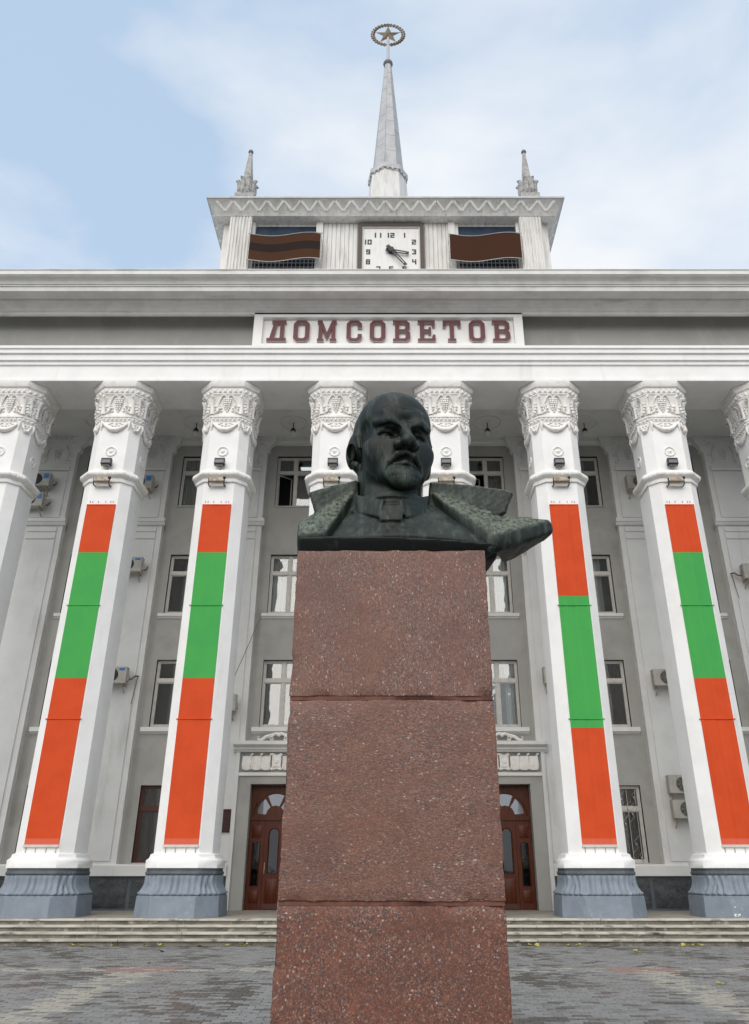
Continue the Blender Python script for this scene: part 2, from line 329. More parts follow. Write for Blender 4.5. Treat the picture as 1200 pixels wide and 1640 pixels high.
class B:
    def __init__(s): s.v = []; s.f = []; s.m = []; s.mi = 0
    def add(s, vs, fs):
        n = len(s.v); s.v += [tuple(p) for p in vs]; s.f += [tuple(i + n for i in f) for f in fs]; s.m += [s.mi] * len(fs); return s
    def box(s, x0, x1, y0, y1, z0, z1):
        return s.add([(x0, y0, z0), (x1, y0, z0), (x1, y1, z0), (x0, y1, z0), (x0, y0, z1), (x1, y0, z1), (x1, y1, z1), (x0, y1, z1)],
                     [(3, 2, 1, 0), (4, 5, 6, 7), (0, 1, 5, 4), (1, 2, 6, 5), (2, 3, 7, 6), (3, 0, 4, 7)])
    def loft(s, rings, cap0=True, cap1=True):
        n = len(rings[0]); vs = [p for r in rings for p in r]; fs = []
        for i in range(len(rings) - 1):
            for j in range(n):
                a, b = i * n + j, i * n + (j + 1) % n
                fs.append((a, b, b + n, a + n))
        if cap0: fs.append(tuple(range(n - 1, -1, -1)))
        if cap1: fs.append(tuple(range((len(rings) - 1) * n, len(rings) * n)))
        return s.add(vs, fs)
    def profx(s, prof, x0, x1):
        """profile in (y, z) swept along x"""
        return s.loft([[(x0, y, z) for y, z in prof], [(x1, y, z) for y, z in prof]])
    def tube(s, pts, r, n=6, closed=False):
        pts = [Vector(p) for p in pts]; k = len(pts); rr = r if isinstance(r, (list, tuple)) else [r] * k
        rings = []
        for i, p in enumerate(pts):
            a = pts[i - 1] if (i or closed) else p; b = pts[(i + 1) % k] if (i < k - 1 or closed) else p
            t = (b - a).normalized(); up = Vector((0, 0, 1)) if abs(t.z) < .9 else Vector((0, 1, 0))
            u = t.cross(up).normalized(); w = u.cross(t).normalized()
            rings.append([p + (u * math.cos(q * 2 * PI / n) + w * math.sin(q * 2 * PI / n)) * rr[i] for q in range(n)])
        if closed: return s.loft(rings + [rings[0]], False, False)
        return s.loft(rings)
    def ball(s, c, r, n=8, h=5):
        r = r if isinstance(r, (list, tuple)) else (r, r, r); vs = [(c[0], c[1], c[2] - r[2])]; fs = []
        for i in range(1, h):
            t = -PI / 2 + PI * i / h
            for j in range(n):
                a = 2 * PI * j / n; vs.append((c[0] + r[0] * math.cos(t) * math.cos(a), c[1] + r[1] * math.cos(t) * math.sin(a), c[2] + r[2] * math.sin(t)))
        vs.append((c[0], c[1], c[2] + r[2]))
        for j in range(n):
            fs.append((0, 1 + (j + 1) % n, 1 + j)); fs.append((len(vs) - 1, 1 + (h - 2) * n + j, 1 + (h - 2) * n + (j + 1) % n))
        for i in range(h - 2):
            for j in range(n):
                a, b = 1 + i * n + j, 1 + i * n + (j + 1) % n
                fs.append((a, b, b + n, a + n))
        return s.add(vs, fs)
    def plate(s, outer, holes, y0, y1, mside=None):
        """outline (and holes) in (x, z), from y0 (front) to y1"""
        loops = [list(outer)] + [list(h) for h in holes]
        flat = [p for l in loops for p in l]; n = len(flat)
        tris = tessellate_polygon([[Vector((p[0], p[1], 0)) for p in l] for l in loops])
        vs = [(p[0], y0, p[1]) for p in flat] + [(p[0], y1, p[1]) for p in flat]
        fs = [tuple(t) for t in tris] + [tuple(i + n for i in reversed(t)) for t in tris]
        s.add(vs, fs); k = 0; sd = []
        for l in loops:
            m = len(l)
            for i in range(m): sd.append((k + i, k + (i + 1) % m, k + (i + 1) % m + n, k + i + n))
            k += m
        base = len(s.v) - len(vs)
        s.f += [tuple(i + base for i in f) for f in sd]; s.m += [s.mi if mside is None else mside] * len(sd)
        return s
    def xf(s, mtx, start=0):
        s.v[start:] = [tuple(mtx @ Vector(p)) for p in s.v[start:]]; return s
    def mesh(s, name, mats, origin=(0, 0, 0), ang=38, fix=True):
        me = bpy.data.meshes.new(name)
        ox, oy, oz = origin
        me.from_pydata([(x - ox, y - oy, z - oz) for x, y, z in s.v], [], s.f)
        for m in (mats if isinstance(mats, (list, tuple)) else [mats]): me.materials.append(m)
        if any(s.m): me.polygons.foreach_set('material_index', s.m)
        if fix:
            bm = bmesh.new(); bm.from_mesh(me); bmesh.ops.recalc_face_normals(bm, faces=bm.faces); bm.to_mesh(me); bm.free()
        if ang:
            me.shade_smooth(); me.set_sharp_from_angle(angle=R(ang))
        return me
    def put(s, name, mats, parent=None, origin=None, **kw):
        o = wpos(parent) if origin is None else origin
        return place(name, s.mesh(name, mats, o, **kw), parent, o)

def octo(hw, c, z, hy=None):
    hy = hw if hy is None else hy
    return [(-hw + c, -hy, z), (hw - c, -hy, z), (hw, -hy + c, z), (hw, hy - c, z), (hw - c, hy, z), (-hw + c, hy, z), (-hw, hy - c, z), (-hw, -hy + c, z)]
def octo_fine(hw, c, z, n, amp, freq):
    """octagon outline with n points a side, fluted by amp"""
    o = octo(hw, c, z); out = []
    for i in range(8):
        a, b = Vector(o[i]), Vector(o[(i + 1) % 8]); nr = Vector(((b - a).y, -(b - a).x, 0)).normalized()
        k = max(2, round((b - a).length * freq))
        for j in range(n):
            t = j / n
            out.append(a.lerp(b, t) + nr * amp * (abs(math.sin(PI * k * t)) - .5 * 0))
    return out
# ---------------------------------------------------------------- ground and plaza
ZP = .534                      # porch floor
def build_ground():
    b = B(); b.box(-300, 300, -300, 21.2, -.6, -.014); b.box(-300, 300, 21.2, 600, -.6, -.02)
    g = tag(b.put('plaza_ground', M['joint']), kind='structure')
    rng = random.Random(3)
    L, W, G = .24, .12, .008
    def tone(x, y):
        cl = mnoise.noise(Vector((x * .55, y * .42, 3.1))) + .6 * mnoise.noise(Vector((x * 1.5, y * 1.0, 9.0)))
        r = rng.random()
        ax = min(abs(x - 4.65), abs(x + 4.55)); ay = abs(y - 16.3)
        if ax < .62 and ay < .42: return 4 if r < .8 else 3
        if (ax < .36 and y < 16.3) and r < .72: return 3
        if ay < .30 and r < (.62 if x < 0 else .35): return 3
        if cl > .26 and r < .60: return 2
        if cl > .05 and r < .20: return 2
        if r < .06: return 5
        if r > .97: return 2
        return 0 if rng.random() < .62 else 1
    protos = {}
    def paver_mesh(t):
        p = B(); x, y, z = L / 2 - G / 2, W / 2 - G / 2, 0
        e = .005
        p.loft([[(-x, -y, -.05), (x, -y, -.05), (x, y, -.05), (-x, y, -.05)], [(-x, -y, -e), (x, -y, -e), (x, y, -e), (-x, y, -e)],
                [(-x + e, -y + e, 0), (x - e, -y + e, 0), (x - e, y - e, 0), (-x + e, y - e, 0)]], cap0=False)
        return p.mesh('paver', PAVERS[t], ang=20)
    spots = []
    r = 0; y = 9.2
    while y < 21.07:
        off = (r % 2) * L / 2 + (r % 3) * .013
        x = -12.0 + off
        while x < 12:
            if not (-1.0 < x < 1.0 and y < 7.5):
                spots.append((x, y))
            x += L
        y += W; r += 1
    f = 1230
    def seen(x, y):
        dep = y * math.cos(R(25)) - 1.65 * math.sin(R(25)); up = -y * math.sin(R(25)) - 1.65 * math.cos(R(25))
        u, v = 626 + f * x / dep, 820 - f * up / dep
        return 4 < u < 1196 and v < 1632 and not (430 < u < 830)
    near = [p for p in spots if seen(*p)][:300]
    ns = set(near)
    for t in range(6): protos[t] = paver_mesh(t)
    for (x, y) in near:
        o = place('paver', protos[tone(x, y)], g, (x, y, rng.uniform(-.002, .002)), (rng.uniform(-.006, .006), rng.uniform(-.006, .006), rng.uniform(-.01, .01)))
    vs, fs, ms = [], [], []
    e = .005
    for (x, y) in spots:
        if (x, y) in ns: continue
        t = tone(x, y); z = rng.uniform(-.002, .002); hx, hy = L / 2 - G / 2, W / 2 - G / 2
        tx, ty = rng.uniform(-.0006, .0006), rng.uniform(-.0006, .0006)
        n = len(vs)
        for (q, d) in ((0, -.012), (e, 0)):
            for sx, sy in ((-1, -1), (1, -1), (1, 1), (-1, 1)):
                vs.append((x + sx * (hx - q), y + sy * (hy - q), z + d + sx * tx + sy * ty))
        for j in range(4):
            fs.append((n + j, n + (j + 1) % 4, n + 4 + (j + 1) % 4, n + 4 + j))
        fs.append((n + 4, n + 5, n + 6, n + 7)); ms += [t] * 5
    me = bpy.data.meshes.new('paving'); me.from_pydata(vs, [], fs)
    for m in PAVERS: me.materials.append(m)
    me.polygons.foreach_set('material_index', ms)
    tag(place('paving', me, g), kind='stuff')
    # paving beyond what can be told apart: one sheet round the block field
    b = B(); b.box(-80, -12.15, 2, 21.07, -.013, -.002); b.box(12.15, 80, 2, 21.07, -.013, -.002); b.box(-12.15, 12.15, -60, 9.1, -.013, -.002)
    b.put('far_paving', ground_m, g)

def build_steps():
    root = tag(empty('front_steps', (0, 21.1, 0)), kind='structure')
    rng = random.Random(11)
    rise = ZP / 4
    for k in range(4):
        y0 = 21.12 + .30 * k; z0 = rise * k
        x = -19 + rng.random()
        while x < 19:
            w = rng.uniform(1.7, 3.1)
            b = B(); top = z0 + rise + rng.uniform(-.004, .004); fy = y0 + rng.uniform(-.006, .006)
            back = y0 + .36 if k < 3 else y0 + .30
            prof = [(fy + .05, top - .052), (fy + .008, top - .050), (fy, top - .042), (fy, top - .012), (fy + .012, top), (back, top), (back, top - .052)]
            b.profx(prof, x + .006, x + w - .006)
            b.mi = 1; b.box(x + .004, x + w - .004, fy + .062, back - .002, z0 - .01, top - .053)
            b.put('step_slab', [M['step'], M['riser']], root, origin=(x + w / 2, y0, z0), ang=25)
            x += w
    b = B(); b.box(-20, 20, 22.32, 27.2, -.1, ZP - .003)
    b.put('porch_floor', M['porch'], root)
    b = B()
    b.box(-20, 20, 21.2, 22.36, -.3, -.02)
    for k in range(1, 4): b.box(-20, 20, 21.12 + .30 * k + .06, 22.31, -.02, rise * k - .012 + .002 * k)
    b.put('step_core', M['step'], root)

# ---------------------------------------------------------------- the building
COLX = [-13.06, -9.33, -5.598, -1.866, 1.866, 5.598, 9.33, 13.06]
BAYX = [-11.196, -7.464, -3.732, 0, 3.732, 7.464, 11.196]
YC = 23.18                     # column axis
YW = 26.65                     # wall face
building = tag(empty('government_building', (0, 21.1, 0)), 'white columned government building with a clock tower and tall spire on its roof', 'building')

def build_shell():
    # rear wall with its openings, one solid cell at a time
    rows = [(1.86, 4.175), (6.05, 8.345), (10.05, 12.32), (14.32, 16.50)]
    b = B()
    edges = [ZP - .03]
    for xc in BAYX:
        door = abs(xc) < 4
        xs = [xc - 1.866, xc - .72, xc + .72, xc + 1.866]
        if door:
            xs0 = [xc - 1.866, xc - .8, xc + .8, xc + 1.866]
            b.box(xs0[0], xs0[1], YW, YW + .32, ZP - .03, 4.18); b.box(xs0[2], xs0[3], YW, YW + .32, ZP - .03, 4.18)
            z = 4.18; rr = rows[1:]
        else:
            z = ZP - .03; rr = rows
        for (a, c) in rr:
            b.box(xs[0], xs[3], YW, YW + .32, z, a)
            b.box(xs[0], xs[1], YW, YW + .32, a, c); b.box(xs[2], xs[3], YW, YW + .32, a, c)
            z = c
        b.box(xs[0], xs[3], YW, YW + .32, z, 17.6)
    for s in (-1, 1):
        x0, x1 = sorted((s * 13.06, s * 26)); b.box(x0, x1, YW, YW + .32, ZP - .03, 17.6)
    b.put('rear_wall', M['grey'], building)
    # rooms behind the windows
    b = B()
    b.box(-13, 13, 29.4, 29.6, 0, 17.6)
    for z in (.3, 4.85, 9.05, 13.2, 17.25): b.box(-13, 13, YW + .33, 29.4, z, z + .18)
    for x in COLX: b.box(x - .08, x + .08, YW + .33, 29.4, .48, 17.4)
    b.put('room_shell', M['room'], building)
    b = B(); b.box(-26, 26, 29.65, 45, 0, 20.9); b.box(-26, -13.05, YW + .33, 29.65, 0, 17.6); b.box(13.05, 26, YW + .33, 29.65, 0, 17.6)
    b.put('building_core', M['white'], building)
    # architrave
    b = B()
    b.profx([(24.0, 17.0), (22.17, 17.0), (22.17, 17.085), (22.23, 17.10), (22.23, 17.66), (22.17, 17.68), (22.17, 17.80), (22.10, 17.83), (22.10, 18.05), (22.03, 18.08), (22.03, 18.22), (21.98, 18.25), (21.98, 18.36), (22.10, 18.42), (22.62, 18.455), (24.0, 18.46)], -26, 26)
    b.put('architrave', M['white'], building)
    b = B(); b.box(-26, 26, 22.95, 24.0, 18.47, 20.6); b.put('frieze', M['frieze'], building)
    b = B()
    b.profx([(24.0, 20.61), (22.42, 20.61), (22.38, 19.96), (22.26, 19.96), (22.26, 20.07), (22.20, 20.09), (22.15, 20.15), (22.10, 20.16), (22.08, 20.19), (22.02, 20.24), (21.95, 20.26), (21.90, 20.29), (21.88, 20.34),
              (21.44, 20.33), (21.44, 20.30), (21.41, 20.30), (21.41, 20.47), (21.37, 20.49), (21.37, 20.535), (21.33, 20.55), (21.31, 20.62), (21.26, 20.68), (21.18, 20.72), (21.13, 20.73), (21.13, 20.76), (21.08, 20.77), (21.08, 20.95), (21.05, 20.955), (21.05, 20.985), (21.3, 21.0), (24.0, 21.05)], -26, 26)
    b.put('cornice', M['cornice'], building)
    b = B(); b.box(-26, 26, 24.01, 45, 20.91, 21.04); b.put('roof', M['zinc'], building)
    # gallery ceiling and the band at the head of the wall
    b = B(); b.box(-26, 26, 24.0, YW + .3, 17.29, 17.5); b.put('gallery_ceiling', M['grey2'] if 'grey2' in M else M['pale'], building)
    b = B(); b.profx([(YW, 16.98), (YW - .06, 16.98), (YW - .06, 17.06), (YW - .12, 17.12), (YW - .12, 17.289), (YW, 17.289)], -26, 26)
    b.put('wall_band', M['pale'], building)
    for xc in (-11.196, -7.464, -3.732, 3.732, 7.464, 11.04):
        b = B(); pr = []
        b.tube([(xc + .50 * math.cos(t * PI / 16), 25.4 + .50 * math.sin(t * PI / 16), 17.28) for t in range(32)], .028, 6, closed=True)
        b.put('ceiling_rose', M['pale'], building, origin=(xc, 25.4, 17.28))

def build_socle():
    segs = [(-26, -5.076), (-2.426, -1.28), (1.28, 2.426), (5.076, 26)]
    for (a, c) in segs:
        b = B(); b.profx([(YW, 1.484), (26.200, 1.484), (26.200, 1.774), (26.240, 1.816), (YW, 1.816)], a, c); b.put('socle_cap', M['pale'], building)
        b = B(); b.box(a, c, 26.320, YW, ZP - .01, 1.482); b.put('socle_base', M['bluedark'], building)
        n = max(1, round((min(c, 14) - max(a, -14)) / 1.546)); a2, c2 = max(a, -14), min(c, 14); w = (c2 - a2) / n
        for i in range(n):
            x0, x1 = a2 + i * w + .06, a2 + (i + 1) * w - .06
            q = B(); nx, nz_ = 14, 9
            for jz in range(nz_ + 1):
                for jx in range(nx + 1):
                    x = x0 + (x1 - x0) * jx / nx; z = .60 + .80 * jz / nz_
                    ed = min(jx, nx - jx, jz, nz_ - jz)
                    y = 26.305 - (.045 + .05 * mnoise.noise(Vector((x * 3.358, z * 3.358, 1.702))) + .02 * mnoise.noise(Vector((x * 9, z * 9, 5)))) * min(1, ed)
                    q.v.append((x, y, z))
            for jz in range(nz_):
                for jx in range(nx):
                    k = jz * (nx + 1) + jx; q.f.append((k, k + 1, k + nx + 2, k + nx + 1)); q.m.append(0)
            q.put('socle_panel', M['socle'], building, origin=(x0, 26.300, .6), fix=False, ang=60)

def pilaster(x):
    p = empty('pilaster', (x, 26.400, 1.816), building)
    b = B(); b.box(x - .75, x + .75, 26.400, YW, 1.816, 17.123)
    # brackets that spread under the ceiling
    for s in (-1, 1):
        pts = [(0, 16.554), (.06, 16.564), (.12, 16.668), (.10, 16.792), (.16, 16.896), (.26, 16.978), (.30, 17.123), (.30, 17.33), (0, 17.33)]
        pts = [(x + s * (.75 + u), z) for u, z in pts]
        b.plate(pts, [], 26.400, YW)
    b.box(x - .749, x + .749, 26.401, YW, 17.123, 17.33); b.box(x - 1.07, x + 1.07, 26.370, YW - .141, 17.33, 17.522)
    b.put('pilaster_shaft', M['pale'], p)
    b = B(); b.box(x - .55, x + .55, 26.355, 26.400, 1.909, 13.325); b.box(x - .55, x + .55, 26.355, 26.400, 13.728, 15.674)
    b.put('pilaster_panel', M['pale'], p)
    b = B(); b.profx([(26.400, 13.377), (26.320, 13.397), (26.260, 13.501), (26.230, 13.511), (26.230, 13.646), (26.300, 13.677), (26.400, 13.697)], x - .86, x + .86)
    b.profx([(26.355, 13.107), (26.310, 13.128), (26.310, 13.19), (26.355, 13.211)], x - .53, x + .53)
    b.profx([(26.355, 12.818), (26.310, 12.838), (26.310, 12.89), (26.355, 12.911)], x - .53, x + .53)
    b.put('pilaster_ledge', M['pale'], p)
    b = B(); b.profx([(26.400, 15.716), (26.320, 15.726), (26.300, 15.809), (26.330, 15.84), (26.330, 15.923), (26.400, 15.943)], x - .6, x + .6)
    for j in range(7): b.ball((x - .51 + j * .17, 26.340, 15.778), (.05, .03, .035), 6, 4)
    for s in (-1, 1):
        b.tube([(x + s * .1, 26.380, 16.864), (x + s * .3, 26.360, 16.813), (x + s * .42, 26.360, 16.554), (x + s * .44, 26.370, 16.295)], .03, 5)
        for (u, z, r) in ((.48, 16.109, .09), (.40, 16.212, .07), (.52, 16.833, .10), (.44, 16.968, .07), (.56, 16.399, .06)): b.ball((x + s * u, 26.390, z), (r, .05, r * .7), 6, 4)
    for j in range(5):
        b.tube([(x - .16 + .02 * j, 26.370, 16.626 - j * .1), (x, 26.340, 16.689 - j * .1), (x + .16 - .02 * j, 26.370, 16.626 - j * .1)], .028, 5)
    b.box(x - .6, x + .6, 26.375, 26.400, 17.04, 17.103)
    for j in range(8): b.ball((x - .5 + j / 7, 26.390, 17.206), (.045, .04, .05), 6, 4)
    b.put('pilaster_capital', M['pale'], p)

# -- columns
def column_proto():
    c = empty('column', (0, YC, ZP), building)
    put = lambda b, name, m, **kw: b.put(name, m, None, origin=(0, 0, 0), **kw)
    kids = []
    def K(b, name, m, ang=38):
        me = b.mesh(name, m, ang=ang); o = bpy.data.objects.new(name, me); COL.objects.link(o); o.parent = c; kids.append(o); return o
    cc = lambda hw: .29 + (hw - .79) * .72
    b = B(); b.loft([octo(1.11, .52, 0), octo(1.085, .50, .49), octo(1.06, .49, .515)]); K(b, 'plinth', M['blue'])
    # flared base with hanging leaves
    prof = [(.516, 1.05, 0), (.54, 1.05, .05), (.57, 1.02, .10), (.62, .97, .09), (.70, .925, .08), (.80, .90, .07), (.90, .90, .065), (.97, .915, .05), (.99, .93, .02)]
    b = B(); b.loft([octo_fine(hw, cc(hw), z, 26, a, 6.5) for z, hw, a in prof]); K(b, 'flared_base', M['blue'], 60)
    b = B(); b.loft([octo_fine(hw, cc(hw), z, 24, a, 9) for z, hw, a in ((.985, .90, 0), (1.0, .93, .012), (1.04, .945, .015), (1.085, .93, .012), (1.10, .90, 0))])
    b.loft([octo(.915, cc(.915), 1.095), octo(.915, cc(.915), 1.17)]); K(b, 'base_ring', M['bluedark'], 60)
    b = B(); b.loft([octo(h, cc(h), z) for z, h in ((1.165, .955), (1.35, .965), (1.365, .955), (1.40, .90), (1.44, .875), (1.50, .865), (1.515, .83), (1.53, .795))]); K(b, 'base_moulding', M['white'])
    b = B(); b.loft([octo(.79, .29, 1.52), octo(.785, .288, 12.66)]); K(b, 'shaft', M['white'])
    b = B()
    b.loft([octo(h, cc(h), z) for z, h in ((12.62, .78), (12.63, .845), (12.72, .855), (12.735, .83), (12.76, .83), (12.77, .87), (12.82, .93))] )
    b.loft([octo_fine(h, cc(h), z, 20, a, 11) for z, h, a in ((12.815, .92, 0), (12.83, .945, .018), (12.89, .965, .028), (12.95, .955, .022), (12.98, .93, 0))])
    b.loft([octo(h, cc(h), z) for z, h in ((12.975, .935), (13.0, .925), (13.04, .88), (13.07, .79))])
    K(b, 'collar', M['ornament'], 45)
    b = B(); b.loft([octo(.775, .283, 13.05), octo(.775, .283, 15.0)]); K(b, 'upper_shaft', M['white'])
    b = B()
    b.loft([octo(h, cc(h), z) for z, h in ((14.95, .79), (14.97, .80), (15.08, .805), (15.10, .845), (15.16, .85), (15.18, .82), (15.22, .79), (15.45, .79), (15.65, .805), (15.82, .84), (15.95, .89), (15.97, .925), (15.99, .92), (16.0, .91), (16.22, .945), (16.24, 1.00), (16.27, 1.01), (16.31, 1.03), (16.46, 1.04))])
    K(b, 'capital', M['ornament'])
    # bands of waves above and beads below the leaves
    b = B()
    o = octo(.92, cc(.92), 0)
    for i in range(8):
        a, d = Vector(o[i]), Vector(o[(i + 1) % 8]); n = Vector(((d - a).y, -(d - a).x, 0)).normalized(); k = round((d - a).length / .185); t = (d - a) / k
        for j in range(k):
            p = a + t * (j + .5)
            q0, q1, q2 = a + t * j, a + t * (j + 1), p + n * .05
            b.add([q0 + Vector((0, 0, 16.02)), q1 + Vector((0, 0, 16.02)), p + n * .02 + Vector((0, 0, 16.21)), q2 + Vector((0, 0, 16.07))], [(0, 1, 3), (1, 2, 3), (2, 0, 3)])
            b.ball(p + n * .03 + Vector((0, 0, 16.10)), (.05, .04, .06), 6, 4)
    K(b, 'wave_band', M['ornament'])
    b = B()
    o = octo(.81, cc(.81), 0)
    for i in range(8):
        a, d = Vector(o[i]), Vector(o[(i + 1) % 8]); n = Vector(((d - a).y, -(d - a).x, 0)).normalized(); k = round((d - a).length / .15)
        for j in range(k):
            p = a.lerp(d, (j + .5) / k)
            b.ball(p + n * .0 + Vector((0, 0, 15.03)), (.055, .055, .05), 6, 4)
    K(b, 'bead_band', M['ornament'])
    def face(b, ang, hwf):
        b.xf(Matrix.Rotation(ang, 4, 'Z')); return b
    def on(u, z, out=0.0):      # a point on the front of the flared capital
        zz = [15.2, 15.45, 15.65, 15.82, 15.95]; hh = [.79, .79, .805, .84, .89]
        return (u, -float(np.interp(z, zz, hh)) - out, z)
    for ang in (0, PI / 2, -PI / 2):
        b = B(); rng = random.Random(5)
        for j, cnt in enumerate((4, 4, 4, 3, 3, 2, 1)):
            for i in range(cnt):
                u = (i - (cnt - 1) / 2) * .068 + rng.uniform(-.008, .008)
                b.ball(on(u, 15.80 - j * .075, .035 + .012 * (2 - abs(j - 2))), .043, 6, 4)
        face(b, ang, 0); K(b, 'grape_cluster', M['ornament'], 60)
        b = B()
        for s in (-1, 1):
            b.tube([on(s * .03, 15.84, .03), on(s * .08, 15.93, .03), on(s * .16, 15.93, .03), on(s * .24, 15.82, .03), on(s * .29, 15.66, .03), on(s * .31, 15.52, .02)], [.02, .03, .03, .028, .024, .015], 5)
            b.tube([on(s * .31, 15.55, .02), on(s * .25, 15.44, .04), on(s * .30, 15.34, .05), on(s * .38, 15.30, .04)], [.02, .045, .05, .03], 5)
            for (u, z, r) in ((.21, 15.48, .05), (.25, 15.56, .04), (.19, 15.36, .045), (.40, 15.42, .05)): b.ball(on(s * u, z, .02), (r, .04, r), 6, 4)
        face(b, ang, 0); K(b, 'vine_leaf', M['ornament'], 60)
        # garland that hangs below the ring
        b = B()
        pts = []; rad = []
        for j in range(13):
            t = j / 12; u = -.44 + .88 * t
            pts.append((u, -.80 - .045 * math.sin(PI * t), 14.93 - .34 * math.sin(PI * t) ** .8)); rad.append(.028 + .045 * math.sin(PI * t) + (.010 if j % 2 else 0))
        b.tube(pts, rad, 6)
        for u, z in ((-.22, 14.86), (-.12, 14.80), (.0, 14.79), (.12, 14.80), (.22, 14.86), (-.15, 14.9), (.15, 14.9), (.02, 14.88)): b.ball((u, -.79, z), (.055, .03, .03), 6, 4)
        for s in (-1, 1):
            b.tube([(s * .46, -.80, 14.95), (s * .47, -.815, 14.8), (s * .46, -.79, 14.62)], [.045, .055, .02], 6)
        face(b, ang, 0); K(b, 'garland', M['ornament'], 60)
        # star in a ring
        b = B(); b.tube([(.165 * math.cos(t * PI / 10), -.785, 13.79 + .165 * math.sin(t * PI / 10)) for t in range(20)], .026, 6, closed=True)
        st = [((.11 if j % 2 == 0 else .05) * math.sin(j * PI / 5), (.11 if j % 2 == 0 else .05) * math.cos(j * PI / 5)) for j in range(10)]
        vs = [(u, -.778, 13.79 + w) for u, w in st] + [(0, -.815, 13.79)]
        b.add(vs, [(j, (j + 1) % 10, 10) for j in range(10)])
        face(b, ang, 0); K(b, 'star_medallion', M['ornament'], 50)
    # a leaf with a curled tip on each corner, garland loops on the canted faces
    for k in range(4):
        for sgn in (-1, 1):
            b = B()
            uo = sgn * (.835 - cc(.835)) * 1.0
            pts = [(uo * .95, -.80, 15.22), (uo * .98, -.825, 15.45), (uo * .98, -.845, 15.68), (uo * .98, -.90, 15.84), (uo * .98, -.965, 15.88), (uo * .98, -.985, 15.80)]
            b.tube(pts, [.09, .065, .055, .065, .05, .03], 6)
            for z, d in ((15.30, .15), (15.42, .12), (15.54, .10)):
                for q in (-1, 1): b.ball((uo + q * d, -.81, z), (.07, .04, .05), 6, 4)
            K(face(b, k * PI / 2, 0), 'corner_leaf', M['ornament'], 60)
    for k in range(4):
        b = B()
        b.tube([(0, -.90, 15.25), (0, -.92, 15.5), (0, -.96, 15.72), (0, -1.06, 15.88), (0, -1.15, 15.83), (0, -1.14, 15.75)], [.09, .06, .06, .07, .075, .05], 6)
        for z, d in ((15.3, .17), (15.42, .2), (15.55, .14), (15.68, .1)):
            for q in (-1, 1): b.ball((q * d, -.905 - (z - 15.3) * .1, z), (.075, .05, .05), 6, 4)
        pts = [(-.15 + .03 * j, -.925 - .03 * math.sin(PI * j / 10), 14.92 - .30 * math.sin(PI * j / 10) ** .8) for j in range(11)]
        b.tube(pts, [.03 + .035 * math.sin(PI * j / 10) for j in range(11)], 6)
        for u, z in ((-.06, 14.85), (.06, 14.85), (0, 14.76)): b.ball((u, -.93, z), (.04, .03, .035), 6, 4)
        K(face(b, k * PI / 2 + PI / 4, 0), 'canted_leaf', M['ornament'], 60)
    return c

def build_columns():
    proto = column_proto()
    for i, x in enumerate(COLX):
        o = proto if i == 0 else copy_tree(proto, building)
        o.location = Vector((x, YC, ZP)) - wpos(building)

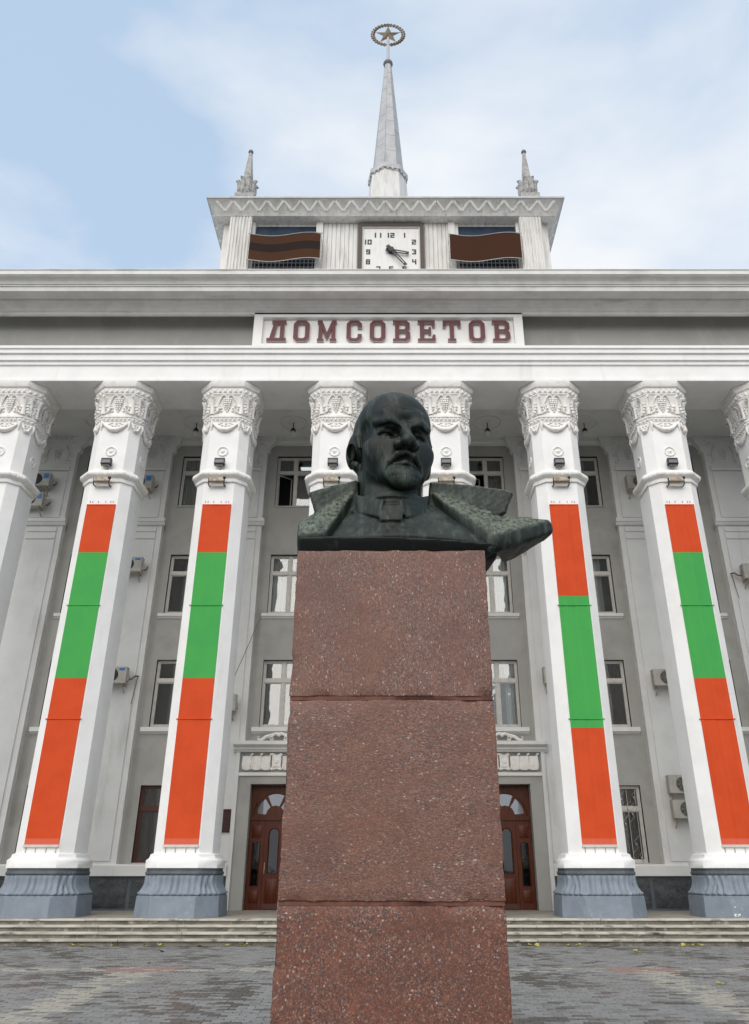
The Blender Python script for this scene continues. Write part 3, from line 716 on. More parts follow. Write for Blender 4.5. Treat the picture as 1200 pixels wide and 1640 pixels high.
# -- windows
def build_window(xc, z0, z1, style, frame='frame', sill=1, curtain=None, open_leaf=False):
    w = .72; t = .065; yf = YW + .12
    root = empty('window', (xc, yf, z0), building)
    zt = z0 + (z1 - z0) * .69
    m = M[frame]
    b = B()
    b.box(xc - w, xc - w + t, yf, yf + .09, z0, z1); b.box(xc + w - t, xc + w, yf, yf + .09, z0, z1)
    b.box(xc - w + t, xc + w - t, yf, yf + .09, z1 - t, z1); b.box(xc - w + t, xc + w - t, yf, yf + .09, z0, z0 + t)
    b.box(xc - w + t, xc + w - t, yf - .015, yf + .09, zt - .06, zt + .06)
    b.box(xc - .055, xc + .055, yf + .003, yf + .09, zt + .06, z1 - t); b.box(xc - .055, xc + .055, yf + .003, yf + .09, z0 + t, zt - .06)
    # sash edges
    s = .035
    def sash(x0, x1, za, zb):
        b.box(x0, x0 + s, yf + .02, yf + .075, za, zb); b.box(x1 - s, x1, yf + .02, yf + .075, za, zb)
        b.box(x0 + s, x1 - s, yf + .02, yf + .075, za, za + s); b.box(x0 + s, x1 - s, yf + .02, yf + .075, zb - s, zb)
    cells = [(xc - w + t, xc - .055, zt + .06, z1 - t), (xc + .055, xc + w - t, zt + .06, z1 - t), (xc - w + t, xc - .055, z0 + t, zt - .06), (xc + .055, xc + w - t, z0 + t, zt - .06)]
    for k, c in enumerate(cells):
        if not (open_leaf and k == 2): sash(*c)
    b.put('window_frame', m, root)
    for k, c in enumerate(cells):
        if open_leaf and k == 2:
            # this casement stands ajar, hinged at its outer edge
            q = B(); L = c[1] - c[0]
            q.box(0, s, -.02, .02, 0, c[3] - c[2]); q.box(L - s, L, -.02, .02, 0, c[3] - c[2]); q.box(s, L - s, -.02, .02, 0, s); q.box(s, L - s, -.02, .02, c[3] - c[2] - s, c[3] - c[2])
            me = q.mesh('open_casement', m); place('open_casement', me, root, (c[0], yf + .06, c[2]), (0, 0, R(38)))
            continue
        q = B(); q.box(c[0] + s, c[1] - s, yf + .045, yf + .051, c[2] + s, c[3] - s)
        q.put('pane', M['glass'], root, origin=((c[0] + c[1]) / 2, yf, c[2]))
    # curtain
    if curtain:
        kind, x0, x1, za = curtain
        q = B(); n = max(6, int((x1 - x0) * 34)); rng = random.Random(int(xc * 10 + z0 * 7))
        top, bot = [], []
        for j in range(n + 1):
            x = xc + x0 + (x1 - x0) * j / n; y = yf + .22 + .03 * math.sin(j * 1.9 + rng.random()) ; top.append((x, y, z1 - .03)); bot.append((x + rng.uniform(-.01, .01), y + .01, za if za > 5 else z0 + za))
        q.v = top + bot
        for j in range(n): q.f.append((j, j + 1, n + 2 + j, n + 1 + j)); q.m.append(0)
        q.put('curtain', M[kind], root, origin=(xc, yf + .2, z0), fix=False, ang=80)
    # raised plaster margin and sill
    q = B()
    if sill:
        d = .16 if sill == 2 else .12; ww = .95 if sill == 2 else .90; h = .14 if sill == 2 else .11
        q.profx([(YW + .12, z0 - .02), (YW - d, z0 - .03), (YW - d, z0 - .03 - h), (YW - d + .05, z0 - .04 - h), (YW - d * .5, z0 - .08 - h), (YW - .002, z0 - .12 - h), (YW + .12, z0 - .12 - h)], xc - ww, xc + ww)
    else:
        q.box(xc - .78, xc + .78, YW - .05, YW + .12, z0 - .035, z0 - .004)
    q.put('sill', M['pale'] if sill else M['zinc'], root)
    q = B(); g = .07
    q.box(xc - w - g, xc - w, YW - .012, YW + .11, z0, z1); q.box(xc + w, xc + w + g, YW - .012, YW + .11, z0, z1); q.box(xc - w - g, xc + w + g, YW - .012, YW + .11, z1, z1 + g)
    q.put('window_surround', M['grey'], root)
    return root

def build_windows():
    r1, r2, r3, r4 = (1.86, 4.175), (6.05, 8.345), (10.05, 12.32), (14.32, 16.50)
    C = lambda k, a, b, z=.0: (k, a, b, z)
    tab = {
        (-11.196, 2): C('curtain', -.3, .7), (-7.464, 2): C('curtainbrown', -.2, .65), (-3.732, 2): None, (0, 2): C('curtain', -.68, .68), (3.732, 2): C('curtain', .3, .68), (7.464, 2): C('curtainbrown', -.68, .68), (11.196, 2): C('curtain', -.6, .3),
        (-11.196, 3): C('curtainbrown', -.68, .68), (-7.464, 3): C('curtain', -.1, .68), (-3.732, 3): C('curtain', -.66, .68), (0, 3): None, (3.732, 3): C('curtain', -.2, .55), (7.464, 3): C('curtain', -.68, .40), (11.196, 3): None,
        (-11.196, 4): None, (-7.464, 4): C('curtain', -.68, -.05), (-3.732, 4): None, (0, 4): C('curtain', -.6, .6), (3.732, 4): C('curtainbrown', -.05, .68), (7.464, 4): C('curtain', -.68, .25), (11.196, 4): None}
    for xc in BAYX:
        if abs(xc) > 4:
            br = xc < 0
            w = build_window(xc, *r1, None, 'brownframe' if br else 'frame', 0, C('curtainbrown' if br else 'curtainbrown', -.6, .66))
            if not br and xc < 8:
                # white bars of scrollwork in front of the glass
                b = B(); y = YW + .10
                for j in range(5):
                    x = xc - .55 + j * .275
                    b.tube([(x, y, 1.9), (x, y, 4.05)], .010, 5)
                for (u, v) in ((-.4, 2.2), (-.14, 2.6), (.14, 3.0), (.4, 2.4), (.4, 3.3), (-.3, 3.6), (.1, 3.75), (.52, 2.0), (.27, 3.45), (.5, 3.8)):
                    b.ball((xc + u, y - .01, v), .032, 6, 4)
                    b.tube([(xc + u - .12, y, v - .25), (xc + u + .05, y, v - .1), (xc + u - .05, y, v + .1), (xc + u + .12, y, v + .25)], .008, 4)
                b.put('window_grille', M['grille'], w)
        build_window(xc, *r2, None, 'frame', 2, tab[(xc, 2)])
        build_window(xc, *r3, None, 'frame', 1, tab[(xc, 3)])
        build_window(xc, *r4, None, 'frame', 0, tab[(xc, 4)], open_leaf=(xc in (-3.732, 3.732)))
    # ceiling lamps that are on in three rooms
    for (x, y, z, lx, cat) in ((-3.36, 28.2, 16.75, .35, 'long lit office lamp seen through the open top floor window left of the bust'), (-3.2, 28.0, 8.2, .25, 'small lit office lamp behind the second floor window left of the pedestal'), (3.25, 28.0, 8.12, .25, 'lit office lamp behind the second floor window right of the pedestal')):
        b = B(); b.box(x - lx, x + lx, y - .1, y + .1, z, z + .05); b.mi = 1; b.box(x - lx - .03, x + lx + .03, y - .13, y + .13, z + .051, z + .10)
        t = b.put('office_lamp', [M['tube'], M['frame']], None, origin=(x, y, z)); tag(t, cat, 'lamp', 'lit lamps in the offices')

# -- doors
def arch(x, z0, z1, w, n=10):
    r = w / 2; return [(x - r, z0), (x + r, z0)] + [(x + r * math.cos(PI * i / n), z1 - r + r * math.sin(PI * i / n)) for i in range(n + 1)]
def rect(x0, x1, z0, z1): return [(x0, z0), (x1, z0), (x1, z1), (x0, z1)]
def fan(x, z, r0, r1, a0, a1, n=8):
    a = [R(a0 + (a1 - a0) * i / n) for i in range(n + 1)]
    return [(x + r1 * math.cos(q), z + r1 * math.sin(q)) for q in a] + [(x + r0 * math.cos(q), z + r0 * math.sin(q)) for q in reversed(a)]
def build_door(xc):
    y = 26.700
    d = empty('entrance_door', (xc, y, ZP), building)
    # transom with a fan of three panes
    holes = [fan(xc, 3.254, .30, .62, 6, 56), fan(xc, 3.254, .30, .66, 66, 114), fan(xc, 3.254, .30, .62, 124, 174)]
    b = B(); b.plate(rect(xc - .80, xc + .80, 3.151, 4.175), holes, y, y + .07)
    b.box(xc - .80, xc + .80, y - .035, y - .001, 3.109, 3.182)
    b.tube([(xc + .70 * math.cos(PI * i / 16), y - .005, 3.254 + .70 * math.sin(PI * i / 16)) for i in range(17)], .022, 5)
    b.put('transom', M['wood'], d)
    for h in holes:
        q = B(); q.plate(h, [], y + .045, y + .052); q.put('pane', M['fanglass'], d)
    def leaf(x0, x1, hole, panels, name):
        b = B(); b.plate(rect(x0 + .004, x1 - .004, ZP + .005, 3.104), [hole], y + .005, y + .07)
        for (a, c, za, zb) in panels:
            b.loft([[(a, y + .0048, za), (c, y + .0048, za), (c, y + .0048, zb), (a, y + .0048, zb)], [(a + .03, y - .015, za + .03), (c - .03, y - .015, za + .03), (c - .03, y - .015, zb - .03), (a + .03, y - .015, zb - .03)]], cap0=False)
        o = b.put(name, M['wood'], d)
        b = B(); pts = [(px, y, pz) for px, pz in hole]; b.tube(pts, .016, 4, closed=True); b.put('glass_bead', M['wood'], d)
        q = B(); q.plate(hole, [], y + .04, y + .047); q.put('pane', M['doorglass'], d)
        return o
    for s in (-1, 1):
        a, c = sorted((xc + s * .80, xc + s * .30))
        m = (a + c) / 2
        leaf(a, c, rect(m - .12, m + .12, 1.205, 2.447), [(m - .16, m + .16, .72, 1.081), (m - .16, m + .16, 2.581, 2.964)], 'side_leaf')
    leaf(xc - .30, xc + .30, arch(xc, 1.557, 2.871, .32), [(xc - .2, xc + .2, .72, 1.412)], 'door_leaf')
    b = B(); b.box(xc - .28, xc + .28, y - .006, y + .004, ZP + .02, ZP + .16); b.put('kick_plate', M['brownframe'], d)
    b = B(); b.tube([(xc - .24, y, 1.546), (xc - .24, y - .06, 1.546), (xc - .24, y - .06, 1.857), (xc - .24, y, 1.857)], .014, 6); b.put('handle', M['tan'], d)
    b = B(); b.box(xc - .8, xc + .8, y + .5, y + .52, ZP, 4.175); b.put('lobby_screen', M['room'], d)

def build_portal(xc):
    p = empty('door_portal', (xc, 26.300, ZP), building)
    b = B()
    b.box(xc - 1.21, xc - .80, 26.320, 26.720, ZP, 4.186); b.box(xc + .80, xc + 1.21, 26.320, 26.720, ZP, 4.186); b.box(xc - 1.21, xc + 1.21, 26.320, 26.720, 4.186, 4.455)
    b.box(xc - 1.21, xc + 1.21, 26.360, 26.720, 4.455, 5.2)
    b.put('portal_wall', M['grey'], p)
    b = B()
    for s in (-1, 1):
        b = B(); x0, x1 = sorted((xc + s * 1.212, xc + s * 1.34)); b.box(x0, x1, 26.260, 26.720, ZP, 5.221)
        b.put('portal_jamb', M['pale'], p)
    b = B(); b.profx([(26.400, 4.424), (26.270, 4.434), (26.270, 4.507), (26.320, 4.548), (26.400, 4.558)], xc - 1.21, xc + 1.21); b.put('portal_band', M['pale'], p)
    b = B(); b.profx([(26.640, 5.169), (26.240, 5.179), (26.200, 5.241), (26.160, 5.252), (26.160, 5.314), (26.040, 5.366), (26.000, 5.386), (26.000, 5.5), (26.200, 5.531), (26.640, 5.531)], xc - 1.42, xc + 1.42)
    b.put('portal_hood', M['pale'], p)
    # frieze of curled leaves about a scrolled tablet
    for j in range(6):
        s = -1 if j < 3 else 1; k = j if j < 3 else j - 3
        x = xc + (-.96 + .31 * k if s < 0 else .34 + .31 * k)
        b = B()
        for q in range(6):
            t = q / 5; u = x + (t - .5) * .24
            b.tube([(u - .02, 26.330, 5.097 - .05 * abs(t - .5)), (u, 26.270, 5.032), (u + .015 * s, 26.260, 4.786), (x + (t - .5) * .26, 26.280, 4.651 - .04 * math.sin(PI * t)), (x + (t - .5) * .2, 26.310, 4.62)], [.02, .034, .04, .036, .02], 5)
        b.tube([(x + .10, 26.320, 5.014), (x + .14, 26.260, 5.107), (x + .19, 26.280, 5.128)], [.03, .04, .02], 5)
        b.put('frieze_leaf', M['ornament'], p, origin=(x, 26.300, 4.6))
    b = B()
    pts = [(-.15, 4.6), (-.19, 4.641), (-.14, 4.724), (-.15, 5.032), (-.20, 5.097), (-.14, 5.148), (0, 5.076), (.14, 5.148), (.20, 5.097), (.15, 5.032), (.14, 4.724), (.19, 4.641), (.15, 4.6), (0, 4.651)]
    b.plate([(xc + u, z) for u, z in pts], [], 26.270, 26.360)
    b.ball((xc, 26.270, 4.89), (.09, .03, .10), 8, 5)
    for z in (4.703, 4.745): b.tube([(xc - .11, 26.265, z), (xc, 26.260, z - .01), (xc + .11, 26.265, z)], .012, 4)
    for s in (-1, 1): b.ball((xc + s * .13, 26.270, 4.641), .035, 6, 4); b.ball((xc + s * .15, 26.270, 5.097), .035, 6, 4)
    b.put('cartouche', M['ornament'], p)
    b = B()
    for s in (-1, 1):
        pts = [(0, 5.738), (.08, 5.8), (.2, 5.759), (.30, 5.655), (.25, 5.583), (.17, 5.614), (.19, 5.676), (.26, 5.686)]
        b.tube([(xc + s * u, 26.450, z) for u, z in pts], [.05, .055, .05, .045, .04, .035, .03, .02], 6)
        b.tube([(xc + s * .2, 26.460, 5.759), (xc + s * .42, 26.460, 5.697), (xc + s * .56, 26.460, 5.593), (xc + s * .68, 26.460, 5.604), (xc + s * .70, 26.460, 5.686), (xc + s * .65, 26.460, 5.707)], [.05, .06, .05, .04, .035, .02], 6)
    b.ball((xc, 26.450, 5.759), (.06, .05, .08), 8, 5)
    b.put('scroll_ornament', M['ornament'], p)
# ---------------------------------------------------------------- sculpting
class Clay:
    """A signed distance field on a grid, shaped with smooth unions and cuts and skinned with surface nets."""
    def __init__(s, lo, hi, h):
        s.lo = np.array(lo, float); s.h = h
        s.n = np.ceil((np.array(hi) - s.lo) / h).astype(int) + 1
        s.ax = [(s.lo[i] + np.arange(s.n[i]) * h).astype(np.float32) for i in range(3)]
        s.f = np.full(tuple(s.n), 99.0, np.float32); s.dz = 0.0
    def _box(s, lo, hi):
        sl = []
        for i in range(3):
            a = int(max(0, math.floor((lo[i] - s.lo[i]) / s.h))); b = int(min(s.n[i], math.ceil((hi[i] - s.lo[i]) / s.h) + 1))
            sl.append(slice(a, max(a, b)))
        P = np.meshgrid(s.ax[0][sl[0]], s.ax[1][sl[1]], s.ax[2][sl[2]], indexing='ij', sparse=True)
        return tuple(sl), P
    def apply(s, fn, lo, hi, k, mode):
        m = k * 1.2 + 2 * s.h
        sl, P = s._box([v - m for v in lo], [v + m for v in hi])
        d = fn(*P); a = s.f[sl]
        if mode == 'add':
            h = np.clip(.5 + .5 * (a - d) / max(k, 1e-6), 0, 1)
            s.f[sl] = a * (1 - h) + d * h - k * h * (1 - h)
        elif mode == 'cut':
            h = np.clip(.5 - .5 * (a + d) / max(k, 1e-6), 0, 1)
            s.f[sl] = a * (1 - h) - d * h + k * h * (1 - h)
        else:
            s.f[sl] = np.maximum(a, d)
    def ell(s, c, r, k=.1, mode='add', rz=0, rx=0, ry=0):
        c = (c[0], c[1], c[2] + s.dz)
        R = (Matrix.Rotation(rz, 3, 'Z') @ Matrix.Rotation(ry, 3, 'Y') @ Matrix.Rotation(rx, 3, 'X')).transposed()
        R = np.array(R)
        def fn(X, Y, Z):
            x, y, z = X - c[0], Y - c[1], Z - c[2]
            if rz or rx or ry:
                x, y, z = (R[i][0] * x + R[i][1] * y + R[i][2] * z for i in range(3))
            k0 = np.sqrt((x / r[0]) ** 2 + (y / r[1]) ** 2 + (z / r[2]) ** 2)
            k1 = np.sqrt((x / r[0] ** 2) ** 2 + (y / r[1] ** 2) ** 2 + (z / r[2] ** 2) ** 2) + 1e-9
            return (k0 * (k0 - 1) / k1).astype(np.float32)
        R0 = max(r)
        q = [R0] * 3 if (rz or rx or ry) else r
        s.apply(fn, [c[i] - q[i] for i in range(3)], [c[i] + q[i] for i in range(3)], k, mode)
    def cap(s, pts, rr, k=.1, mode='add'):
        pts = [(p[0], p[1], p[2] + s.dz) for p in pts]
        for (a, b), (ra, rb) in zip(zip(pts, pts[1:]), zip(rr, rr[1:])):
            def fn(X, Y, Z, a=a, b=b, ra=ra, rb=rb):
                ba = [b[i] - a[i] for i in range(3)]; L = sum(v * v for v in ba) + 1e-9
                t = np.clip(((X - a[0]) * ba[0] + (Y - a[1]) * ba[1] + (Z - a[2]) * ba[2]) / L, 0, 1)
                return (np.sqrt((X - a[0] - t * ba[0]) ** 2 + (Y - a[1] - t * ba[1]) ** 2 + (Z - a[2] - t * ba[2]) ** 2) - ra - (rb - ra) * t).astype(np.float32)
            R0 = max(ra, rb)
            s.apply(fn, [min(a[i], b[i]) - R0 for i in range(3)], [max(a[i], b[i]) + R0 for i in range(3)], k, mode)
    def slab(s, poly, ymid, half, r, k=.02, mode='add', ax=0., az=0., x0=0., z0=0.):
        """A plate: the outline poly in (x, z), its mid surface y = ymid + ax (x - x0) + az (z - z0), rounded by r."""
        poly = np.array(poly, float)
        def fn(X, Y, Z):
            X2, Z2 = X[:, :, :], Z[:, :, :]
            d = None; sg = None
            n = len(poly)
            for i in range(n):
                a, b = poly[i], poly[i - 1]
                ex, ez = b[0] - a[0], b[1] - a[1]
                wx, wz = X2 - a[0], Z2 - a[1]
                t = np.clip((wx * ex + wz * ez) / (ex * ex + ez * ez), 0, 1)
                dd = (wx - ex * t) ** 2 + (wz - ez * t) ** 2
                d = dd if d is None else np.minimum(d, dd)
                c1 = Z2 >= a[1]; c2 = Z2 < b[1]; c3 = ex * wz > ez * wx
                fl = (c1 & c2 & c3) | (~c1 & ~c2 & ~c3)
                sg = np.where(fl, -1., 1.) if sg is None else sg * np.where(fl, -1., 1.)
            dp = sg * np.sqrt(d) + r
            sl = 1 / math.sqrt(1 + ax * ax + az * az)
            dy = np.abs(Y - ymid - ax * (X - x0) - az * (Z - z0)) * sl - half + r
            return (np.minimum(np.maximum(dp, dy), 0) + np.sqrt(np.maximum(dp, 0) ** 2 + np.maximum(dy, 0) ** 2) - r).astype(np.float32)
        lo, hi = poly.min(0), poly.max(0)
        ys = [ymid + ax * (x - x0) + az * (z - z0) for x in (lo[0], hi[0]) for z in (lo[1], hi[1])]
        hh = half * math.sqrt(1 + ax * ax + az * az)
        s.apply(fn, (lo[0], min(ys) - hh, lo[1]), (hi[0], max(ys) + hh, hi[1]), k, mode)
    def hull(s, pts, soft=.012, k=.02, mode='add'):
        """A solid spanned by points, its edges softened."""
        bm = bmesh.new()
        for p in pts: bm.verts.new(p)
        bmesh.ops.convex_hull(bm, input=bm.verts); bm.normal_update()
        ctr = Vector(np.mean(pts, 0)); pl = []
        for f in bm.faces:
            n = f.normal.copy(); d = n.dot(f.verts[0].co)
            if n.dot(ctr) > d: n, d = -n, -d
            if not any((n - q[0]).length < .02 and abs(d - q[1]) < .004 for q in pl): pl.append((n, d))
        bm.free()
        def fn(X, Y, Z):
            acc = 0
            for n, d in pl: acc = acc + np.exp(np.clip((n.x * X + n.y * Y + n.z * Z - d) / soft, -40, 40))
            return (soft * np.log(acc + 1e-20)).astype(np.float32)
        P = np.array(pts); s.apply(fn, P.min(0), P.max(0), k, mode)
    def rough(s, amp, f, seed=1):
        rng = np.random.RandomState(seed)
        X, Y, Z = np.meshgrid(*s.ax, indexing='ij', sparse=True)
        for j in range(5):
            v = rng.normal(size=3) * f * (1 + .6 * j); ph = rng.rand() * 6.28
            s.f += (amp / (1 + .5 * j) * np.sin(v[0] * X + v[1] * Y + v[2] * Z + ph)).astype(np.float32)
    def skin(s):
        f = s.f; n = f.shape
        ins = f < 0
        c = np.zeros(tuple(k - 1 for k in n), int)
        for dx in (0, 1):
            for dy in (0, 1):
                for dz in (0, 1):
                    c += ins[dx:n[0] - 1 + dx, dy:n[1] - 1 + dy, dz:n[2] - 1 + dz]
        I = np.argwhere((c > 0) & (c < 8))
        idx = np.full(c.shape, -1, int); idx[tuple(I.T)] = np.arange(len(I))
        acc = np.zeros((len(I), 3)); cnt = np.zeros(len(I))
        C = [(a, b, d) for a in (0, 1) for b in (0, 1) for d in (0, 1)]
        for i, p in enumerate(C):
            for q in C[i + 1:]:
                if sum(abs(p[j] - q[j]) for j in range(3)) != 1: continue
                fa = f[tuple((I + p).T)]; fb = f[tuple((I + q).T)]
                m = (fa < 0) != (fb < 0)
                t = np.where(m, fa / np.where(m, fa - fb, 1), 0)
                pt = np.array(p) + t[:, None] * (np.array(q) - np.array(p))
                acc[m] += pt[m]; cnt[m] += 1
        V = s.lo + (I + acc / cnt[:, None]) * s.h
        F = []
        for ax in range(3):
            u, v = (ax + 1) % 3, (ax + 2) % 3
            sl0 = [slice(None)] * 3; sl1 = [slice(None)] * 3
            sl0[ax] = slice(0, -1); sl1[ax] = slice(1, None)
            A, Bm = ins[tuple(sl0)], ins[tuple(sl1)]
            E = np.argwhere(A != Bm)
            E = E[(E[:, u] > 0) & (E[:, v] > 0) & (E[:, u] < n[u] - 1) & (E[:, v] < n[v] - 1)]
            out = A[tuple(E.T)]
            def cell(du, dv):
                q = E.copy(); q[:, u] -= du; q[:, v] -= dv
                return idx[tuple(q.T)]
            q = np.stack([cell(1, 1), cell(0, 1), cell(0, 0), cell(1, 0)], 1)
            q[~out] = q[~out][:, ::-1]
            F.append(q)
        return V, np.concatenate(F)

def sculpt_head():
    """Head and neck in centimetres of a life-size head, face towards -y, about its middle."""
    c = Clay((-10.6, -14.2, -21), (10.6, 13.2, 14), .17)
    c.ell((0, 1.6, 4.3), (7.5, 9.6, 8.3), 0)
    c.ell((0, -2.2, 4.6), (7.0, 6.9, 7.2), 1.5)                      # high round forehead
    c.ell((0, -2.4, -2.5), (6.6, 6.4, 8.0), 1.5)                     # face
    c.ell((0, -2.2, -6.0), (6.4, 5.7, 4.8), 1.2)                     # jaw
    c.ell((0, -6.0, -9.0), (3.9, 3.2, 2.7), 1.6)                     # chin
    c.dz = -.75
    for s in (-1, 1):
        c.ell((s * 4.5, -4.8, -2.4), (2.2, 1.5, 2.4), 2.6)           # cheekbone
        c.cap([(s * .8, -9.1, 1.1), (s * 2.9, -8.9, 2.2), (s * 5.4, -6.6, 2.6)], [.65, .7, .6], 1.6)   # knitted brow
        c.ell((s * 2.4, -8.5, 4.4), (1.9, .6, .9), 1.6)
    c.cap([(-.5, -9.9, 1.0), (-.55, -9.5, 3.4)], [.14, .1], .5, 'cut')
    c.cap([(.5, -9.9, 1.0), (.55, -9.5, 3.4)], [.14, .1], .5, 'cut')
    c.cap([(-2.6, -9.6, 5.6), (0, -9.5, 5.2), (2.6, -9.6, 5.6)], [.12, .16, .12], .5, 'cut')
    for s in (-1, 1):
        c.ell((s * 3.15, -8.9, -.15), (2.45, 3.0, 1.4), .4, 'cut')
        c.cap([(s * 1.1, -9.4, .35), (s * 3.0, -8.9, 1.15), (s * 5.0, -7.2, 1.25)], [.5, .55, .4], .15, 'cut')   # deep eye socket
        c.ell((s * 6.9, -4.6, 1.4), (1.1, 1.8, 2.2), 1.4, 'cut')     # temple
    for s in (-1, 1):
        c.ell((s * 3.05, -5.5, -.15), (1.5, 1.35, 1.2), .15)         # eyeball
        c.cap([(s * 1.4, -6.9, -.1), (s * 2.5, -7.1, .75), (s * 3.8, -6.9, .8), (s * 4.9, -6.2, .1)], [.22, .3, .34, .25], .4)   # upper lid
        c.cap([(s * 1.6, -7.5, -.7), (s * 3.0, -7.7, -1.15), (s * 4.7, -6.7, -.6)], [.22, .3, .22], .4)                         # lower lid
    c.cap([(0, -8.6, 1.7), (0, -9.7, -.8), (0, -11.1, -3.0)], [.85, .95, 1.3], .6)      # nose
    c.ell((0, -11.0, -3.35), (1.5, 1.2, 1.0), .5)
    for s in (-1, 1):
        c.ell((s * 1.65, -9.7, -3.6), (1.0, 1.25, .95), .45)
        c.ell((s * .8, -10.5, -4.5), (.48, .75, .45), .2, 'cut')     # nostril
        # moustache, brushed down and out
        c.cap([(s * .2, -9.5, -4.95), (s * 1.6, -9.35, -5.6), (s * 2.9, -8.4, -7.0), (s * 3.4, -7.7, -8.2)], [.45, .64, .5, .18], .3)
    c.cap([(-2.4, -8.4, -7.2), (0, -9.3, -6.5), (2.4, -8.4, -7.2)], [.3, .38, .3], .15, 'cut')      # mouth
    c.cap([(-1.9, -8.5, -7.45), (0, -9.1, -7.2), (1.9, -8.5, -7.45)], [.4, .55, .4], .3)             # lower lip
    c.cap([(-1.6, -8.7, -8.2), (0, -9.2, -8.15), (1.6, -8.7, -8.2)], [.3, .36, .3], .4, 'cut')
    c.dz = -.5
    c.ell((0, -7.7, -9.9), (3.35, 2.2, 1.9), .7)                     # short beard
    c.ell((.0, -8.1, -11.2), (2.5, 1.8, 1.6), .9)
    rng = np.random.RandomState(4)
    for j in range(13):                                              # its strands, lightly combed
        x = -2.9 + 5.8 * j / 12 + rng.uniform(-.1, .1)
        c.cap([(x, -9.95 + .15 * x * x, -8.9), (x * .93, -10.05 + .15 * x * x, -10.6), (x * .7, -9.8 + .14 * x * x, -12.3)], [.06, .11, .08], .22, 'cut')
    c.dz = 0.0
    # hair at the sides and back, a step above the skin
    c.ell((0, 4.6, 1.6), (8.15, 7.3, 7.4), .25)
    for s in (-1, 1):
        c.cap([(s * 6.7, -1.4, 4.6), (s * 7.35, -.9, 1.4), (s * 7.05, -1.2, -1.4)], [.7, .75, .45], .3)
        for j in range(10):
            y = -1.2 + j * .85
            c.cap([(s * (7.5 + .06 * j), y, 5.6 - .1 * j), (s * (8.25 if j > 1 else 8.0), y + .5, 2.2), (s * 7.9, y + .3, -1.2)], [.1, .17, .1], .15, 'cut')
        # ear
        c.ell((7.35 if s > 0 else -7.95, 1.9, -1.9), (.8, 2.2, 3.2), .7, rz=s * (.35 if s > 0 else .6), rx=-.15)
        c.ell((7.9 if s > 0 else -8.4, .9, -1.6), (.5, 1.15, 2.0), .3, 'cut', rz=s * .6, rx=-.15)
        c.ell((s * 7.3, .9, -4.7), (.7, 1.0, 1.0), .7)
    c.cap([(0, 2.4, -6), (0, 2.0, -14), (0, 2.6, -21)], [6.2, 6.1, 7.2], 1.6)      # neck
    for s in (-1, 1):
        c.cap([(s * 5.0, 1.5, -6), (s * 2.2, -3.3, -18)], [1.3, 1.2], 1.4)
    c.ell((0, -4.2, -15.2), (1.1, 1.0, 1.3), .9)
    return c.skin()
HEAD_SCALE, HEAD_TURN, HEAD_AT = (.0458, .0430, .0428), .29, (.018, .44, 1.172)

def sculpt_chest():
    """Chest, shirt collar and tie, in metres; x right, y away from the camera, z up from the top of the pedestal."""
    c = Clay((-.8, -.10, -.03), (1.1, 1.05, .95), .0115)
    c.hull([(-.60, .16, -.01), (-.3, .11, -.01), (.1, .09, -.01), (.5, .11, -.01), (.88, .16, -.01), (-.60, .06, .08), (-.3, .0, .115), (.07, -.03, .13), (.5, .0, .115), (.90, .06, .07),
            (-.34, .38, .58), (.38, .38, .60), (-.20, .18, .45), (.22, .18, .45), (-.5, .8, .3), (.6, .8, .3), (-.6, .8, -.01), (.8, .8, -.01)], .012, 0)
    for z, r in ((.43, .35), (.49, .335), (.55, .32), (.585, .312)):
        c.ell((.015, .43, z), (r, r * .98, .06), .02)                # standing collar
    c.slab([(-.31, .63), (-.05, .49), (-.10, .32), (-.28, .42)], .12, .024, .012, .012, ax=-.55, az=.28, x0=-.1, z0=.45)
    c.slab([(.34, .63), (.08, .49), (.13, .32), (.31, .42)], .12, .024, .012, .012, ax=.55, az=.28, x0=.1, z0=.45)
    c.slab([(-.07, .47), (.085, .47), (.115, .40), (.095, .28), (-.085, .28), (-.105, .40)], .105, .03, .025, .02, az=.35, z0=.38)
    c.cap([(-.10, .105, .275), (.0, .075, .26), (.10, .105, .275)], [.014, .016, .014], .012)
    c.cap([(-.32, .24, .46), (-.16, .115, .27), (-.02, .03, .17)], [.014, .018, .016], .015)     # waistcoat edges
    c.cap([(.34, .24, .46), (.17, .115, .27), (-.02, .03, .17)], [.014, .018, .016], .015)
    c.cap([(-.02, .03, .19), (-.02, -.03, .13), (-.02, .02, .0)], [.008, .008, .008], .01, 'cut')
    return c.skin()

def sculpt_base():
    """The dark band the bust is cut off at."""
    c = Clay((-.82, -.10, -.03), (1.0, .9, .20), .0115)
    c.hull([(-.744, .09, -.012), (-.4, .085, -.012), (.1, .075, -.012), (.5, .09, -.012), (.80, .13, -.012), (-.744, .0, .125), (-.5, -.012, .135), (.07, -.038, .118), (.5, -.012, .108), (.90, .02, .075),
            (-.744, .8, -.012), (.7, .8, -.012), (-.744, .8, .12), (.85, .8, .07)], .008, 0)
    return c.skin()

